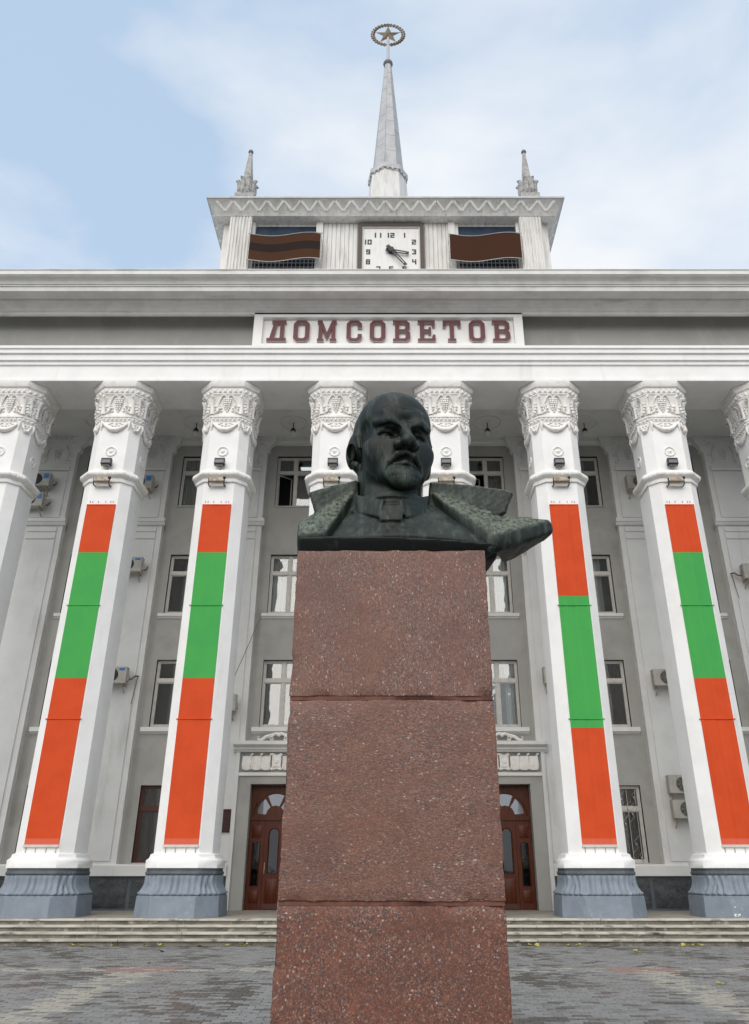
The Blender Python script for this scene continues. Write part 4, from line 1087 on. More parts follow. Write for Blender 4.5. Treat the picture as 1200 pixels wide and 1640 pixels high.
def sculpt_coat():
    c = Clay((-.90, -.10, -.05), (1.50, 1.25, 1.0), .0125)
    c.ell((.03, .82, .16), (.74, .30, .56), 0)                       # back and shoulders
    c.ell((.03, .70, .60), (.40, .20, .28), .06)
    # left: shoulder block with the lapel on its inner edge
    c.hull([(-.765, .10, -.02), (-.49, .10, -.02), (-.765, .01, .13), (-.51, .0, .15), (-.80, .30, .39), (-.62, .34, .46), (-.44, .13, .33), (-.30, .36, .74), (-.38, .46, .70), (-.33, .50, .3), (-.77, .7, -.02), (-.77, .7, .3), (-.40, .3, -.02)], .012, .02)
    c.slab([(-.26, .40), (-.28, .85), (-.50, .775), (-.715, .68), (-.64, .43), (-.48, .36)], .37, .05, .015, .018, ax=.10, az=.28, x0=-.45, z0=.6)
    # right: long diagonal lapel and its blunt projecting tip
    c.hull([(.35, .40, .76), (.47, .42, .74), (.40, .27, .62), (.72, .30, .50), (.62, .13, .36), (.86, .01, .14), (.80, .02, .05), (.82, .07, -.02), (.66, .2, -.02), (1.02, .36, .47), (1.0, .22, .12), (.5, .6, .3), (.8, .6, .3), (.38, .48, .45)], .014, .02)
    c.hull([(1.36, .22, .375), (1.385, .34, .38), (1.39, .22, .26), (1.38, .34, .25), (1.30, .18, .20), (1.02, .36, .485), (.86, .01, .14), (.84, .04, .01), (1.0, .13, .055), (1.02, .6, .1), (.8, .6, .40), (1.27, .45, .33), (1.1, .13, .10), (1.2, .5, .2)], .012, .03)
    c.slab([(.32, .40), (.35, .85), (.70, .81), (1.06, .735), (1.085, .70), (1.0, .48), (.72, .42)], .42, .05, .015, .018, ax=-.04, az=.28, x0=.6, z0=.6)
    c.cap([(.72, .37, .50), (.86, .40, .48), (1.02, .40, .50)], [.03, .05, .03], .03, 'cut')
    # hollow where neck and chest show
    c.ell((.02, .36, .80), (.31, .36, .52), .02, 'cut')
    c.hull([(-.47, -.2, .16), (.80, -.2, .10), (.33, .2, .62), (-.27, .2, .62), (.0, .35, .95), (.0, .35, .3), (-.3, .3, .45), (.3, .3, .42)], .01, .012, 'cut')
    c.rough(.0016, 22, 3)
    c.apply(lambda X, Y, Z: (-.022 - Z + 0 * X + 0 * Y).astype(np.float32), (-9, -9, -9), (9, 9, 9), 0, 'and')
    return c.skin()

def skin_mesh(name, V, F, smooth=True):
    me = bpy.data.meshes.new(name)
    me.vertices.add(len(V)); me.vertices.foreach_set('co', np.asarray(V, np.float32).ravel())
    me.loops.add(F.size); me.loops.foreach_set('vertex_index', F.astype(np.int32).ravel())
    me.polygons.add(len(F)); me.polygons.foreach_set('loop_start', np.arange(0, F.size, 4, dtype=np.int32))
    me.update(calc_edges=True); me.validate()
    if smooth: me.shade_smooth()
    return me
# ---------------------------------------------------------------- clock tower and spire
TX = -.20
def build_tower():
    t = empty('clock_tower', (TX, 24.1, 21.0), building)
    b = B()
    b.box(-6.75 + TX, 6.75 + TX, 25.5, 29.0, 21.04, 26.24)
    for x0, x1 in ((-6.77, -5.42), (-2.88, 2.88), (5.42, 6.77)): b.box(x0 + TX, x1 + TX, 24.12, 25.499, 21.04, 26.24)
    for s in (-1, 1):
        x0, x1 = sorted((s * 5.42, s * 2.88)); b.box(x0 + TX, x1 + TX, 24.3, 25.499, 21.04, 23.42); b.box(x0 + TX, x1 + TX, 24.125, 25.499, 26.10, 26.24)
    b.put('tower_wall', M['oldwhite'], t)
    # tall boards either side of the clock
    for s in (-1, 1):
        n = 8; x0 = s * 1.36; w = 1.42 / n
        for j in range(n):
            a, c = sorted((.03 + s * (1.39 + j * w), .03 + s * (1.39 + (j + 1) * w)))
            q = B(); q.box(a + .012, c - .012, 24.07 + (.006 if j % 2 else 0), 24.12, 21.2, 26.23); q.put('cladding_board', M['oldwhite'], t, origin=((a + c) / 2, 24.1, 21.2), ang=0)
    for s in (-1, 1):
        x0, x1 = sorted((s * 6.43, s * 5.53))
        b = B(); b.box(x0 + TX, x1 + TX, 23.72, 24.119, 21.1, 26.24)
        for j in range(7):
            u = x0 + TX + .065 + j * .128
            b.loft([[(u - .042, 23.72, z), (u - .02, 23.66, z), (u + .02, 23.66, z), (u + .042, 23.72, z)] for z in (21.2, 26.2)])
        b.put('tower_pilaster', M['oldwhite'], t)
    for x0, x1 in ((-5.72, -5.42), (-2.88, -2.60), (2.60, 2.88), (5.42, 5.72)):
        b = B(); b.box(x0 + TX, x1 + TX, 23.98, 24.119, 21.1, 26.241); b.put('tower_post', M['oldwhite'], t)
    for s in (-1, 1):
        x0, x1 = sorted((s * 5.40, s * 2.90))
        b = B(); b.box(x0 + TX, x1 + TX, 24.135, 24.16, 23.40, 26.095); b.put('opening_shade_sheet', M['dark'], t)  # added dark sheet, its colour standing in for the shade inside the opening
        b = B(); k = 15
        for j in range(k): u = x0 + TX + .08 + (x1 - x0 - .16) * j / (k - 1); b.box(u - .014, u + .014, 24.04, 24.07, 23.40, 24.25)
        for z in (23.62, 23.84, 24.06, 24.24): b.box(x0 + TX, x1 + TX, 24.05, 24.064, z - .012, z + .012)
        b.put('opening_grille', M['grille'], t)
    # flaring eaves with their zigzag
    def ring(hx, d0, d1, z): return [(-hx + TX, d0, z), (hx + TX, d0, z), (hx + TX, d1, z), (-hx + TX, d1, z)]
    b = B()
    b.loft([ring(7.05, 23.68, 29.3, 26.245), ring(7.05, 23.64, 29.34, 26.30), ring(7.06, 23.66, 29.34, 26.31), ring(7.08, 23.62, 29.36, 26.34), ring(7.34, 23.34, 29.6, 26.80), ring(7.36, 23.32, 29.6, 26.81)])
    b.put('eaves', M['oldwhite'], t)
    b = B(); b.loft([ring(7.37, 23.31, 29.62, 26.812), ring(7.40, 23.27, 29.65, 26.83), ring(7.40, 23.27, 29.65, 26.91), ring(7.37, 23.3, 29.62, 26.93)]); b.put('roof_slab', M['zinc'], t)
    bar = B(); L = .52
    bar.loft([[(-.055, 0, -L / 2), (.055, 0, -L / 2), (.055, 0, L / 2), (-.055, 0, L / 2)], [(-.035, -.035, -L / 2 + .02), (.035, -.035, -L / 2 + .02), (.035, -.035, L / 2 - .02), (-.035, -.035, L / 2 - .02)]])
    bar.box(-.062, .062, -.001, .01, -L / 2 - .01, L / 2 + .01)
    bm_ = bar.mesh('chevron', M['oldwhite'], ang=0)
    tilt = math.atan2(.28, .46)
    P = .70; n = 20
    for j in range(n):
        for s in (-1, 1):
            x = (j - (n - 1) / 2) * P + s * P / 4
            place('chevron', bm_, t, (x + TX, 23.475, 26.57), Matrix.Rotation(tilt, 3, 'X').to_4x4().to_3x3().__matmul__(Matrix.Rotation(s * .66, 3, 'Y')).to_euler())
    for side in (-1, 1):
        for j in range(8):
            for s in (-1, 1):
                y = 23.85 + (j + .5) * P + s * P / 4
                m3 = Matrix.Rotation(side * PI / 2, 3, 'Z') @ Matrix.Rotation(tilt, 3, 'X') @ Matrix.Rotation(s * .66, 3, 'Y')
                place('chevron', bm_, t, (TX + side * 7.215, y, 26.57), m3.to_euler())

def build_spire():
    s = empty('spire', (-.12, 26.0, 26.93), building)
    cx, cy = -.12, 26.0
    rot = R(12)
    def og(r, z, n=8): return [(cx + r * math.cos(2 * PI * i / n - PI / 2 - PI / n + rot), cy + r * math.sin(2 * PI * i / n - PI / 2 - PI / n + rot), z) for i in range(n)]
    b = B(); b.loft([og(1.10, 26.93), og(.86, 30.75)]); b.put('spire_drum', M['oldwhite'], s)
    b = B(); b.loft([og(.84, 30.72), og(.95, 30.76), og(.95, 31.02), og(.90, 31.08), og(.74, 31.16)]); b.put('spire_collar', M['zinc'], s)
    b = B()
    for i in range(24):
        a = 2 * PI * i / 24; b.ball((cx + .86 * math.cos(a), cy + .86 * math.sin(a), 30.72), (.055, .055, .055), 6, 4)
    tag(b.put('collar_drops', M['oldwhite'], s), kind='stuff')
    r0, r1, z0, z1 = .76, .17, 31.12, 39.0
    b = B(); b.loft([og(r0 - .012, z0), og(r1 - .012, z1)]); b.put('spire_core', M['seam'], s)
    cuts = [0, .13, .27, .41, .54, .67, .79, .90, 1]
    for f in range(8):
        k = [cuts[0]] + [min(.98, c + (.06 if f % 2 else 0)) for c in cuts[1:-1]] + [1]
        for i in range(8):
            t0, t1 = k[i] + .0012, k[i + 1] - .0012
            def pt(t, u):
                r = r0 + (r1 - r0) * t; z = z0 + (z1 - z0) * t; o = og(r, z)
                a, c = Vector(o[f]), Vector(o[(f + 1) % 8]); return a.lerp(c, u)
            e = .016
            fr = [pt(t0, e), pt(t0, 1 - e), pt(t1, 1 - e), pt(t1, e)]
            nrm = (fr[1] - fr[0]).cross(fr[3] - fr[0]).normalized()
            q = B(); q.loft([[p - nrm * .014 for p in fr], [p + nrm * .004 for p in fr]]); q.put('spire_panel', M['zinc'], s, origin=tuple(fr[0]), ang=0)
    b = B(); b.ball((cx, cy, 39.12), (.24, .24, .22), 14, 9)
    for i in range(14):
        a = 2 * PI * i / 14; b.tube([(cx + .24 * math.cos(q) * math.cos(a), cy + .24 * math.cos(q) * math.sin(a), 39.12 + .22 * math.sin(q)) for q in (-1.2, -.6, 0, .6, 1.2)], .018, 4)
    b.put('spire_ball', M['seam'], s)
    b = B(); b.tube([(cx, cy, 39.25), (cx, cy, 41.2)], .07, 10); b.put('star_rod', M['zinc'], s)
    cz = 41.45
    b = B(); st = [((.70 if j % 2 == 0 else .275) * math.sin(j * PI / 5), (.70 if j % 2 == 0 else .275) * math.cos(j * PI / 5)) for j in range(10)]
    b.add([(cx + u, cy, cz + w) for u, w in st] + [(cx, cy - .13, cz), (cx, cy + .13, cz)], [(j, (j + 1) % 10, 10) for j in range(10)] + [((j + 1) % 10, j, 11) for j in range(10)])
    b.put('star', M['star'], s, ang=10)
    b = B(); b.tube([(cx + .80 * math.cos(i * PI / 20), cy, cz + .80 * math.sin(i * PI / 20)) for i in range(40)], .03, 6, closed=True)
    for i in range(15):
        for sd in (-1, 1):
            a = PI * 1.5 + sd * (i + .5) / 15 * PI; d = Vector((math.cos(a), 0, math.sin(a))); tn = Vector((-math.sin(a), 0, math.cos(a))) * sd
            c = Vector((cx, cy, cz)) + d * .80
            for o2 in (-1, 1):
                b.tube([c, c + tn * .09 + d * .075 * o2, c + tn * .20 + d * .06 * o2], [.02, .05, .008], 5)
    b.put('wreath', M['star'], s)
    for x in (-.95, .70):
        b = B(); b.tube([(x, 23.6, 26.93), (x, 23.6, 27.12)], .015, 5); b.put('roof_rod', M['seam'], s)

def build_finials():
    for x in (-6.15, 5.88):
        f = empty('corner_finial', (x, 24.0, 26.93), building)
        y = 24.0
        b = B(); b.loft([[(x + sx * w, y + sy * w, z) for sx, sy in ((-1, -1), (1, -1), (1, 1), (-1, 1))] for w, z in ((.40, 26.93), (.40, 27.5), (.30, 27.6))]); b.put('finial_block', M['finial'], f)
        b = B()
        for i in range(8):
            a = PI / 8 + i * PI / 4; d = Vector((math.cos(a), math.sin(a), 0)); c = Vector((x, y, 0)); z = Vector((0, 0, 1))
            b.tube([c + d * .20 + z * 27.62, c + d * .30 + z * 27.95, c + d * .30 + z * 28.22, c + d * .40 + z * 28.42, c + d * .47 + z * 28.36], [.15, .13, .12, .09, .05], 6)
        for i in range(4):
            a = PI / 4 + i * PI / 2; d = Vector((math.cos(a), math.sin(a), 0)); tn = Vector((-d.y, d.x, 0)); c = Vector((x, y, 0)) + d * .42
            for s in (-1, 1):
                b.tube([c + tn * s * (.04 + .16 * math.cos(q * .9)) - d * .1 + Vector((0, 0, 27.72 + .13 * math.sin(q * .9))) for q in range(8)], .05, 5)
        b.put('finial_acanthus', M['finial'], f)
        b = B(); b.loft([[(x + r * math.cos(i * PI / 3 + .2), y + r * math.sin(i * PI / 3 + .2), z) for i in range(6)] for r, z in ((.25, 28.3), (.20, 28.9), (.075, 30.25))]); b.put('finial_spike', M['finial'], f)
        b = B(); b.ball((x, y, 30.35), .115, 10, 7); b.put('finial_ball', M['seam'], f)

def build_clock():
    cx, cz, y = .03, 24.60, 24.0
    c = tag(empty('tower_clock', (cx, 24.07, 23.2)), 'square white tower clock with block numerals showing twenty four past three', 'clock')
    b = B(); b.plate(rect(cx - 1.36, cx + 1.36, 23.20, 26.09), [rect(cx - 1.19, cx + 1.19, 23.37, 25.93)], 23.92, 24.069); b.put('clock_frame', M['clockframe'], c)
    b = B(); b.plate(rect(cx - 1.188, cx + 1.188, 23.372, 25.928), [rect(cx - 1.15, cx + 1.15, 23.41, 25.89)], 23.95, 24.0); b.put('clock_rim', M['frame'], c)
    b = B(); b.box(cx - 1.187, cx + 1.187, 24.01, 24.06, 23.373, 25.927); b.put('dial', M['clockface'], c)
    dig = {'0': ['111', '101', '101', '101', '111'], '1': ['1', '1', '1', '1', '1'], '2': ['111', '001', '111', '100', '111'], '3': ['111', '001', '011', '001', '111'], '4': ['101', '101', '111', '001', '001'],
           '5': ['111', '100', '111', '001', '111'], '6': ['111', '100', '111', '101', '111'], '7': ['111', '001', '001', '001', '001'], '8': ['111', '101', '111', '101', '111'], '9': ['111', '101', '111', '001', '111']}
    pos = {12: (0, .90), 1: (.56, .90), 2: (.94, .53), 3: (.94, 0), 4: (.94, -.53), 5: (.54, -.90), 6: (0, -.90), 7: (-.52, -.90), 8: (-.94, -.53), 9: (-.94, 0), 10: (-.94, .53), 11: (-.54, .90)}
    cw, chh = .058, .052
    for h, (u, v) in pos.items():
        s = str(h); b = B(); gap = .05 if h != 11 else .16
        ww = [len(dig[ch][0]) * cw for ch in s]; x = cx + u - (sum(ww) + gap * (len(s) - 1)) / 2
        for ch, w in zip(s, ww):
            for r, row in enumerate(dig[ch]):
                j = 0
                while j < len(row):          # merge runs of a row into one bar
                    if row[j] == '1':
                        e = j
                        while e + 1 < len(row) and row[e + 1] == '1': e += 1
                        b.box(x + j * cw, x + (e + 1) * cw, 23.998, 24.009, cz + v + .13 - (r + 1) * chh, cz + v + .13 - r * chh)
                        j = e + 1
                    else: j += 1
            x += w + gap
        b.put('numeral', M['blackpaint'], c, ang=0)
    def hand(name, L, ang, w0, w1, tail, yy):
        o = [(-w0, -tail), (w0, -tail), (w1, L - .08), (w1, L), (-w1, L), (-w1, L - .08)]
        h = [(-w0 * .42, .22), (w0 * .42, .22), (w1 * .40, L - .12), (-w1 * .40, L - .12)]
        a = R(ang); tr = lambda p: (cx + p[0] * math.cos(a) + p[1] * math.sin(a), cz - p[0] * math.sin(a) + p[1] * math.cos(a))
        b = B(); b.plate([tr(p) for p in o], [[tr(p) for p in h]], yy, yy + .03); b.put(name, M['blackpaint'], c)
    hand('hour_hand', .74, 102, .085, .065, .22, 23.90)
    hand('minute_hand', 1.02, 144, .075, .06, .26, 23.84)
    b = B(); b.tube([(cx, 24.01, cz), (cx, 23.82, cz)], .12, 14); b.put('clock_hub', M['blackpaint'], c)

def build_flags():
    for s, nm, lab in ((-1, 'l', 'brown waving flag panel with a dark middle stripe, left of the tower clock'), (1, 'r', 'plain dark brown waving flag panel right of the tower clock')):
        x0 = (-5.69 if s < 0 else 2.41); W = 2.86
        f = tag(empty('flag_panel', (x0 + W / 2, 23.6, 23.7)), lab, 'flag panel', 'wavy flag panels on the clock tower')
        wave = lambda t: .115 * math.sin(2 * PI * (t * 1.0 + .5)) + .0 + .02 * t
        def strip(za, zb, m, name):
            q = B(); n, k = 28, 4
            for j in range(k + 1):
                for i in range(n + 1):
                    t = i / n; z = 23.76 + 1.33 * (za + (zb - za) * j / k) + wave(t)
                    q.v.append((x0 + W * t, 23.56 - .05 * math.sin(2 * PI * t + 1), z))
            for j in range(k):
                for i in range(n): a = j * (n + 1) + i; q.f.append((a, a + 1, a + n + 2, a + n + 1)); q.m.append(0)
            n0 = len(q.v); q.v += [(x, y + .02, z) for x, y, z in q.v[:n0]]; q.f += [tuple(i + n0 for i in reversed(g)) for g in q.f[:]]; q.m = [0] * len(q.f)
            for j in (0, k):
                for i in range(n): a = j * (n + 1) + i; q.f.append((a, a + 1, a + 1 + n0, a + n0)); q.m.append(0)
            q.put(name, m, f, ang=60)
        if s < 0:
            strip(.0, .36, M['flagbrown'], 'brown_stripe'); strip(.36, .68, M['flagdark'], 'dark_stripe'); strip(.68, 1, M['flagbrown'], 'brown_stripe')
        else: strip(0, 1, M['flagplain'], 'flag_cloth')
        for e, name in ((-.008, 'edge_rail'), (1.008, 'edge_rail')):
            b = B(); b.tube([(x0 - .08 + (W + .16) * i / 28, 23.55 - .05 * math.sin(2 * PI * i / 28 + 1), 23.76 + 1.33 * e + wave(i / 28)) for i in range(29)], .016, 6); b.put(name, M['zinc'], f)
        for u in (x0 - .02, x0 + W + .02):
            b = B(); b.tube([(u, 23.56, 23.66), (u, 23.56, 25.2)], .018, 6)
            for z in (23.75, 24.2, 25.0): b.tube([(u, 23.56, z), (u, 24.0, z)], .016, 5); b.ball((u, 23.54, z), .035, 6, 4)
            b.put('flag_bracket', M['frame'], f)

# ---------------------------------------------------------------- sign
LET = {
 'D': (.92, [(0, 0), (.92, 0), (.92, .15), (.82, .15), (.82, .88), (.90, .88), (.90, 1), (.22, 1), (.22, .88), (.31, .88), (.13, .15), (0, .15)], [[(.33, .15), (.62, .15), (.62, .86), (.49, .86)]]),
 'O': (.76, [(.17, 0), (.59, 0), (.76, .16), (.76, .84), (.59, 1), (.17, 1), (0, .84), (0, .16)], [[(.28, .14), (.48, .14), (.55, .21), (.55, .79), (.48, .86), (.28, .86), (.21, .79), (.21, .21)]]),
 'M': (.98, [(0, 0), (.33, 0), (.33, .12), (.25, .12), (.25, .62), (.45, .12), (.53, .12), (.73, .62), (.73, .12), (.65, .12), (.65, 0), (.98, 0), (.98, .12), (.92, .12), (.92, .88), (.98, .88), (.98, 1), (.74, 1), (.49, .42), (.24, 1), (0, 1), (0, .88), (.06, .88), (.06, .12), (0, .12)], []),
 'C': (.76, [(.17, 0), (.59, 0), (.76, .16), (.76, .34), (.55, .34), (.55, .20), (.48, .14), (.28, .14), (.21, .20), (.21, .80), (.28, .86), (.48, .86), (.55, .80), (.55, .64), (.76, .64), (.76, .84), (.59, 1), (.17, 1), (0, .84), (0, .16)], []),
 'B': (.82, [(0, 0), (.64, 0), (.82, .14), (.82, .40), (.71, .51), (.80, .61), (.80, .86), (.64, 1), (0, 1), (0, .88), (.10, .88), (.10, .12), (0, .12)], [[(.30, .13), (.54, .13), (.61, .20), (.61, .38), (.54, .45), (.30, .45)], [(.30, .57), (.53, .57), (.59, .63), (.59, .81), (.53, .87), (.30, .87)]]),
 'E': (.82, [(0, 0), (.82, 0), (.82, .31), (.70, .31), (.65, .13), (.30, .13), (.30, .44), (.50, .44), (.50, .34), (.62, .34), (.62, .67), (.50, .67), (.50, .57), (.30, .57), (.30, .87), (.64, .87), (.68, .70), (.80, .70), (.80, 1), (0, 1), (0, .88), (.10, .88), (.10, .12), (0, .12)], []),
 'T': (.84, [(.23, 0), (.61, 0), (.61, .12), (.52, .12), (.52, .87), (.66, .87), (.72, .68), (.84, .68), (.84, 1), (0, 1), (0, .68), (.12, .68), (.18, .87), (.32, .87), (.32, .12), (.23, .12)], [])}
def build_sign():
    y = 22.42
    s = tag(empty('name_sign', (-.05, y, 18.5)), 'long white framed sign with raised maroon Cyrillic letters on the frieze', 'sign')
    x0, x1, z0, z1 = -4.93, 4.78, 18.46, 20.03
    b = B(); b.plate(rect(x0, x1, z0, z1), [rect(x0 + .32, x1 - .32, z0 + .20, z1 - .20)], y - .16, y + .529); b.put('sign_frame', M['white'], s)
    b = B(); b.box(x0 + .31, x1 - .31, y, y + .05, z0 + .19, z1 - .19); b.put('sign_board', M['white'], s)
    word = 'DOMCOBETOB'
    left = [429, 471, 509, 555.5, 592.5, 629.5, 669, 709, 750.5, 788]; right = [459.5, 496.5, 539.5, 580, 617.5, 657, 697, 737.5, 776, 816]
    for ch, l, r in zip(word, left, right):
        a, c = (l - 624) / 44.2 - .03, (r - 624) / 44.2 - .03
        w, o, hs = LET[ch]; k = (c - a) / w; H = .92; zb = 18.80
        T = lambda p: (a + p[0] * k, zb + p[1] * H)
        q = B(); q.plate([T(p) for p in o], [[T(p) for p in h] for h in hs], y - .115, y - .006, mside=1)
        q.put('letter', [M['letter'], M['letterside']], s, origin=(a, y, zb), ang=20)

# ---------------------------------------------------------------- banners
def build_banners():
    info = [(-9.33, 10.69, 6.73, 'red and green banner on the column nearest the left edge that shows its banner'),
            (-5.598, 10.69, 6.73, 'red and green banner on the column between the left entrance and the brown framed window'),
            (5.598, 9.25, 5.32, 'red and green banner with the lower green field, on the column beside the right entrance'),
            (9.33, 10.69, 6.73, 'red and green banner nearest the right edge, its lower end cut by the picture')]
    for x, ga, gb, lab in info:
        y = YC - .785
        f = tag(empty('banner', (x, y, 2.2)), lab, 'banner', 'striped banners hung on the columns')
        w = .465
        def cloth(za, zb, m, name, amp):
            q = B(); nx, nz_ = 36, max(2, int((zb - za) * 2.2))
            for j in range(nz_ + 1):
                for i in range(nx + 1):
                    u = i / nx; z = za + (zb - za) * j / nz_
                    d = .030 + amp * (math.sin(u * 34 + .3 * math.sin(z * .8)) * .6 + math.sin(u * 19 + z * .25)) + .010 * mnoise.noise(Vector((u * 2 + x, z * .5, 2))) + .004 * mnoise.noise(Vector((u * 5 + x, z * 1.7, 4)))
                    q.v.append((x - w + 2 * w * u, y - d, z))
            for j in range(nz_):
                for i in range(nx): a = j * (nx + 1) + i; q.f.append((a, a + 1, a + nx + 2, a + nx + 1)); q.m.append(0)
            n0 = len(q.v); q.v += [(px, y - .008, pz) for px, _, pz in q.v[:n0]]
            ed = [(i, i + 1) for i in range(nx)] + [(nz_ * (nx + 1) + i + 1, nz_ * (nx + 1) + i) for i in range(nx)] + [((j + 1) * (nx + 1), j * (nx + 1)) for j in range(nz_)] + [(j * (nx + 1) + nx, (j + 1) * (nx + 1) + nx) for j in range(nz_)]
            for a, c in ed: q.f.append((c, a, a + n0, c + n0)); q.m.append(0)
            q.put(name, m, f, ang=60)
        amp = .0042 if x > 0 else .0014
        cloth(ga, 12.32, M['red'], 'red_stripe', amp); cloth(gb, ga - .001, M['green'], 'green_stripe', amp); cloth(2.42, gb - .001, M['red'], 'red_stripe', amp)
        cloth(2.27, 2.419, M['hem'], 'hem', amp)
        for z, m in ((8.95, M['green']), (5.56, M['green'] if gb < 5.5 else M['red'])):
            b = B(); b.tube([(x - w - .03, y - .04, z), (x + w + .03, y - .04, z)], .014, 6)
            for sx in (-1, 1): b.ball((x + sx * (w + .035), y - .035, z), .022, 6, 4)
            b.put('batten', m, f)
        b = B(); b.box(x - w - .01, x + w + .01, y - .055, y - .012, 2.20, 2.268); b.put('bottom_rail', M['frame'], f)
        b = B(); b.box(x - w, x + w, y - .045, y - .006, 12.321, 12.355); b.put('top_rail', M['hem'], f)
        b = B()
        for u in (-.38, -.30, -.12, .12, .28, .36): b.box(x + u - .012, x + u + .012, y - .02, y - .002, 12.43, 12.48)
        for u in (-.4, -.14, .14, .4): b.box(x + u - .008, x + u + .008, y - .03, y - .004, 2.06, 2.2)
        tag(b.put('banner_tie', M['tan'], f), kind='stuff')

# ---------------------------------------------------------------- lamps
def build_lamps():
    cols = [(-9.33, 'on the second column from the left edge'), (-5.598, 'on the third column from the left edge'), (-1.866, 'on the column just left of the bust'), (1.866, 'on the column just right of the bust'), (5.598, 'on the third column from the right edge'), (9.33, 'on the second column from the right edge')]
    y = YC - .775
    proto = None
    for x, where in cols:
        if proto is None:
            f = empty('floodlight', (0, y, 13.70))
            b = B(); b.loft([[(-.17, y - .09, 13.72), (.17, y - .09, 13.72), (.17, y - .09, 13.94), (-.17, y - .09, 13.94)], [(-.17, y - .22, 13.76), (.17, y - .22, 13.76), (.17, y - .20, 13.98), (-.17, y - .20, 13.98)]])
            for j in range(5): b.box(-.15 + j * .07, -.135 + j * .07, y - .085, y - .05, 13.74, 13.92)
            b.put('lamp_body', M['black'], f)
            b = B(); b.box(-.13, .13, y - .20, y - .10, 13.705, 13.722); b.box(-.14, .14, y - .228, y - .2175, 13.79, 13.90); b.put('lamp_glass', M['lens'], f)
            b = B()
            b.box(-.03, .03, y - .12, y, 13.64, 13.67); b.box(-.025, .025, y - .12, y - .09, 13.67, 13.72); b.put('lamp_bracket', M['tan'], f)
            o = proto = f
        else: o = copy_tree(proto)
        o.location = (x - .03, y, 13.70); tag(o, 'small black floodlight under the star ' + where, 'floodlight', 'black floodlights on the columns')
    proto = None
    y = YC - .785
    for x, where in cols:
        if proto is None:
            f = empty('lamp_fitting', (0, y, 13.05))
            b = B(); b.box(-.24, .24, y - .26, y - .14, 13.10, 13.22); b.put('lamp_trough', M['tan'], f)
            b = B()
            for u in (-.25, .25):
                b = B(); b.tube([(u, y, 13.02), (u, y - .13, 12.98), (u, y - .22, 13.0), (u, y - .24, 13.2)], .022, 6)
                if u > 0: b.ball((.25, y - .235, 13.21), .055, 8, 5)
                b.put('lamp_arm', M['black'], f)
            b = B(); b.box(-.22, .22, y - .14, y - .10, 12.97, 13.05); b.put('lamp_diffuser', M['frame'], f)
            o = proto = f
        else: o = copy_tree(proto)
        o.location = (x - .05, y, 13.05); tag(o, 'rusty trough lamp under the collar ' + where, 'lamp', 'old trough lamps on the columns')
    names = {-11.196: 'globe lamp under the gallery ceiling above the bay nearest the left edge', -7.464: 'globe lamp under the gallery ceiling between the second and third columns from the left', -3.732: 'globe lamp under the gallery ceiling above the open window left of the bust',
             3.732: 'globe lamp under the gallery ceiling between the bust and the right entrance column', 7.464: 'globe lamp under the gallery ceiling between the two bannered right columns'}
    proto = None
    for x, lab in names.items():
        if proto is None:
            f = empty('ceiling_lamp', (0, 25.4, 16.71))
            b = B(); b.tube([(0, 25.4, 17.29), (0, 25.4, 16.96)], .018, 6); b.loft([[(r * math.cos(i * PI / 6), 25.4 + r * math.sin(i * PI / 6), z) for i in range(12)] for r, z in ((.11, 16.92), (.07, 17.02), (.03, 17.06))]); b.put('lamp_stem', M['black'], f)
            b = B(); b.ball((0, 25.4, 16.81), (.125, .125, .12), 14, 9); b.put('lamp_globe', M['globe'], f)
            o = proto = f
        else: o = copy_tree(proto)
        o.location = (x, 25.4, 16.71); tag(o, 'white ' + lab, 'lamp', 'globe lamps under the gallery ceiling')

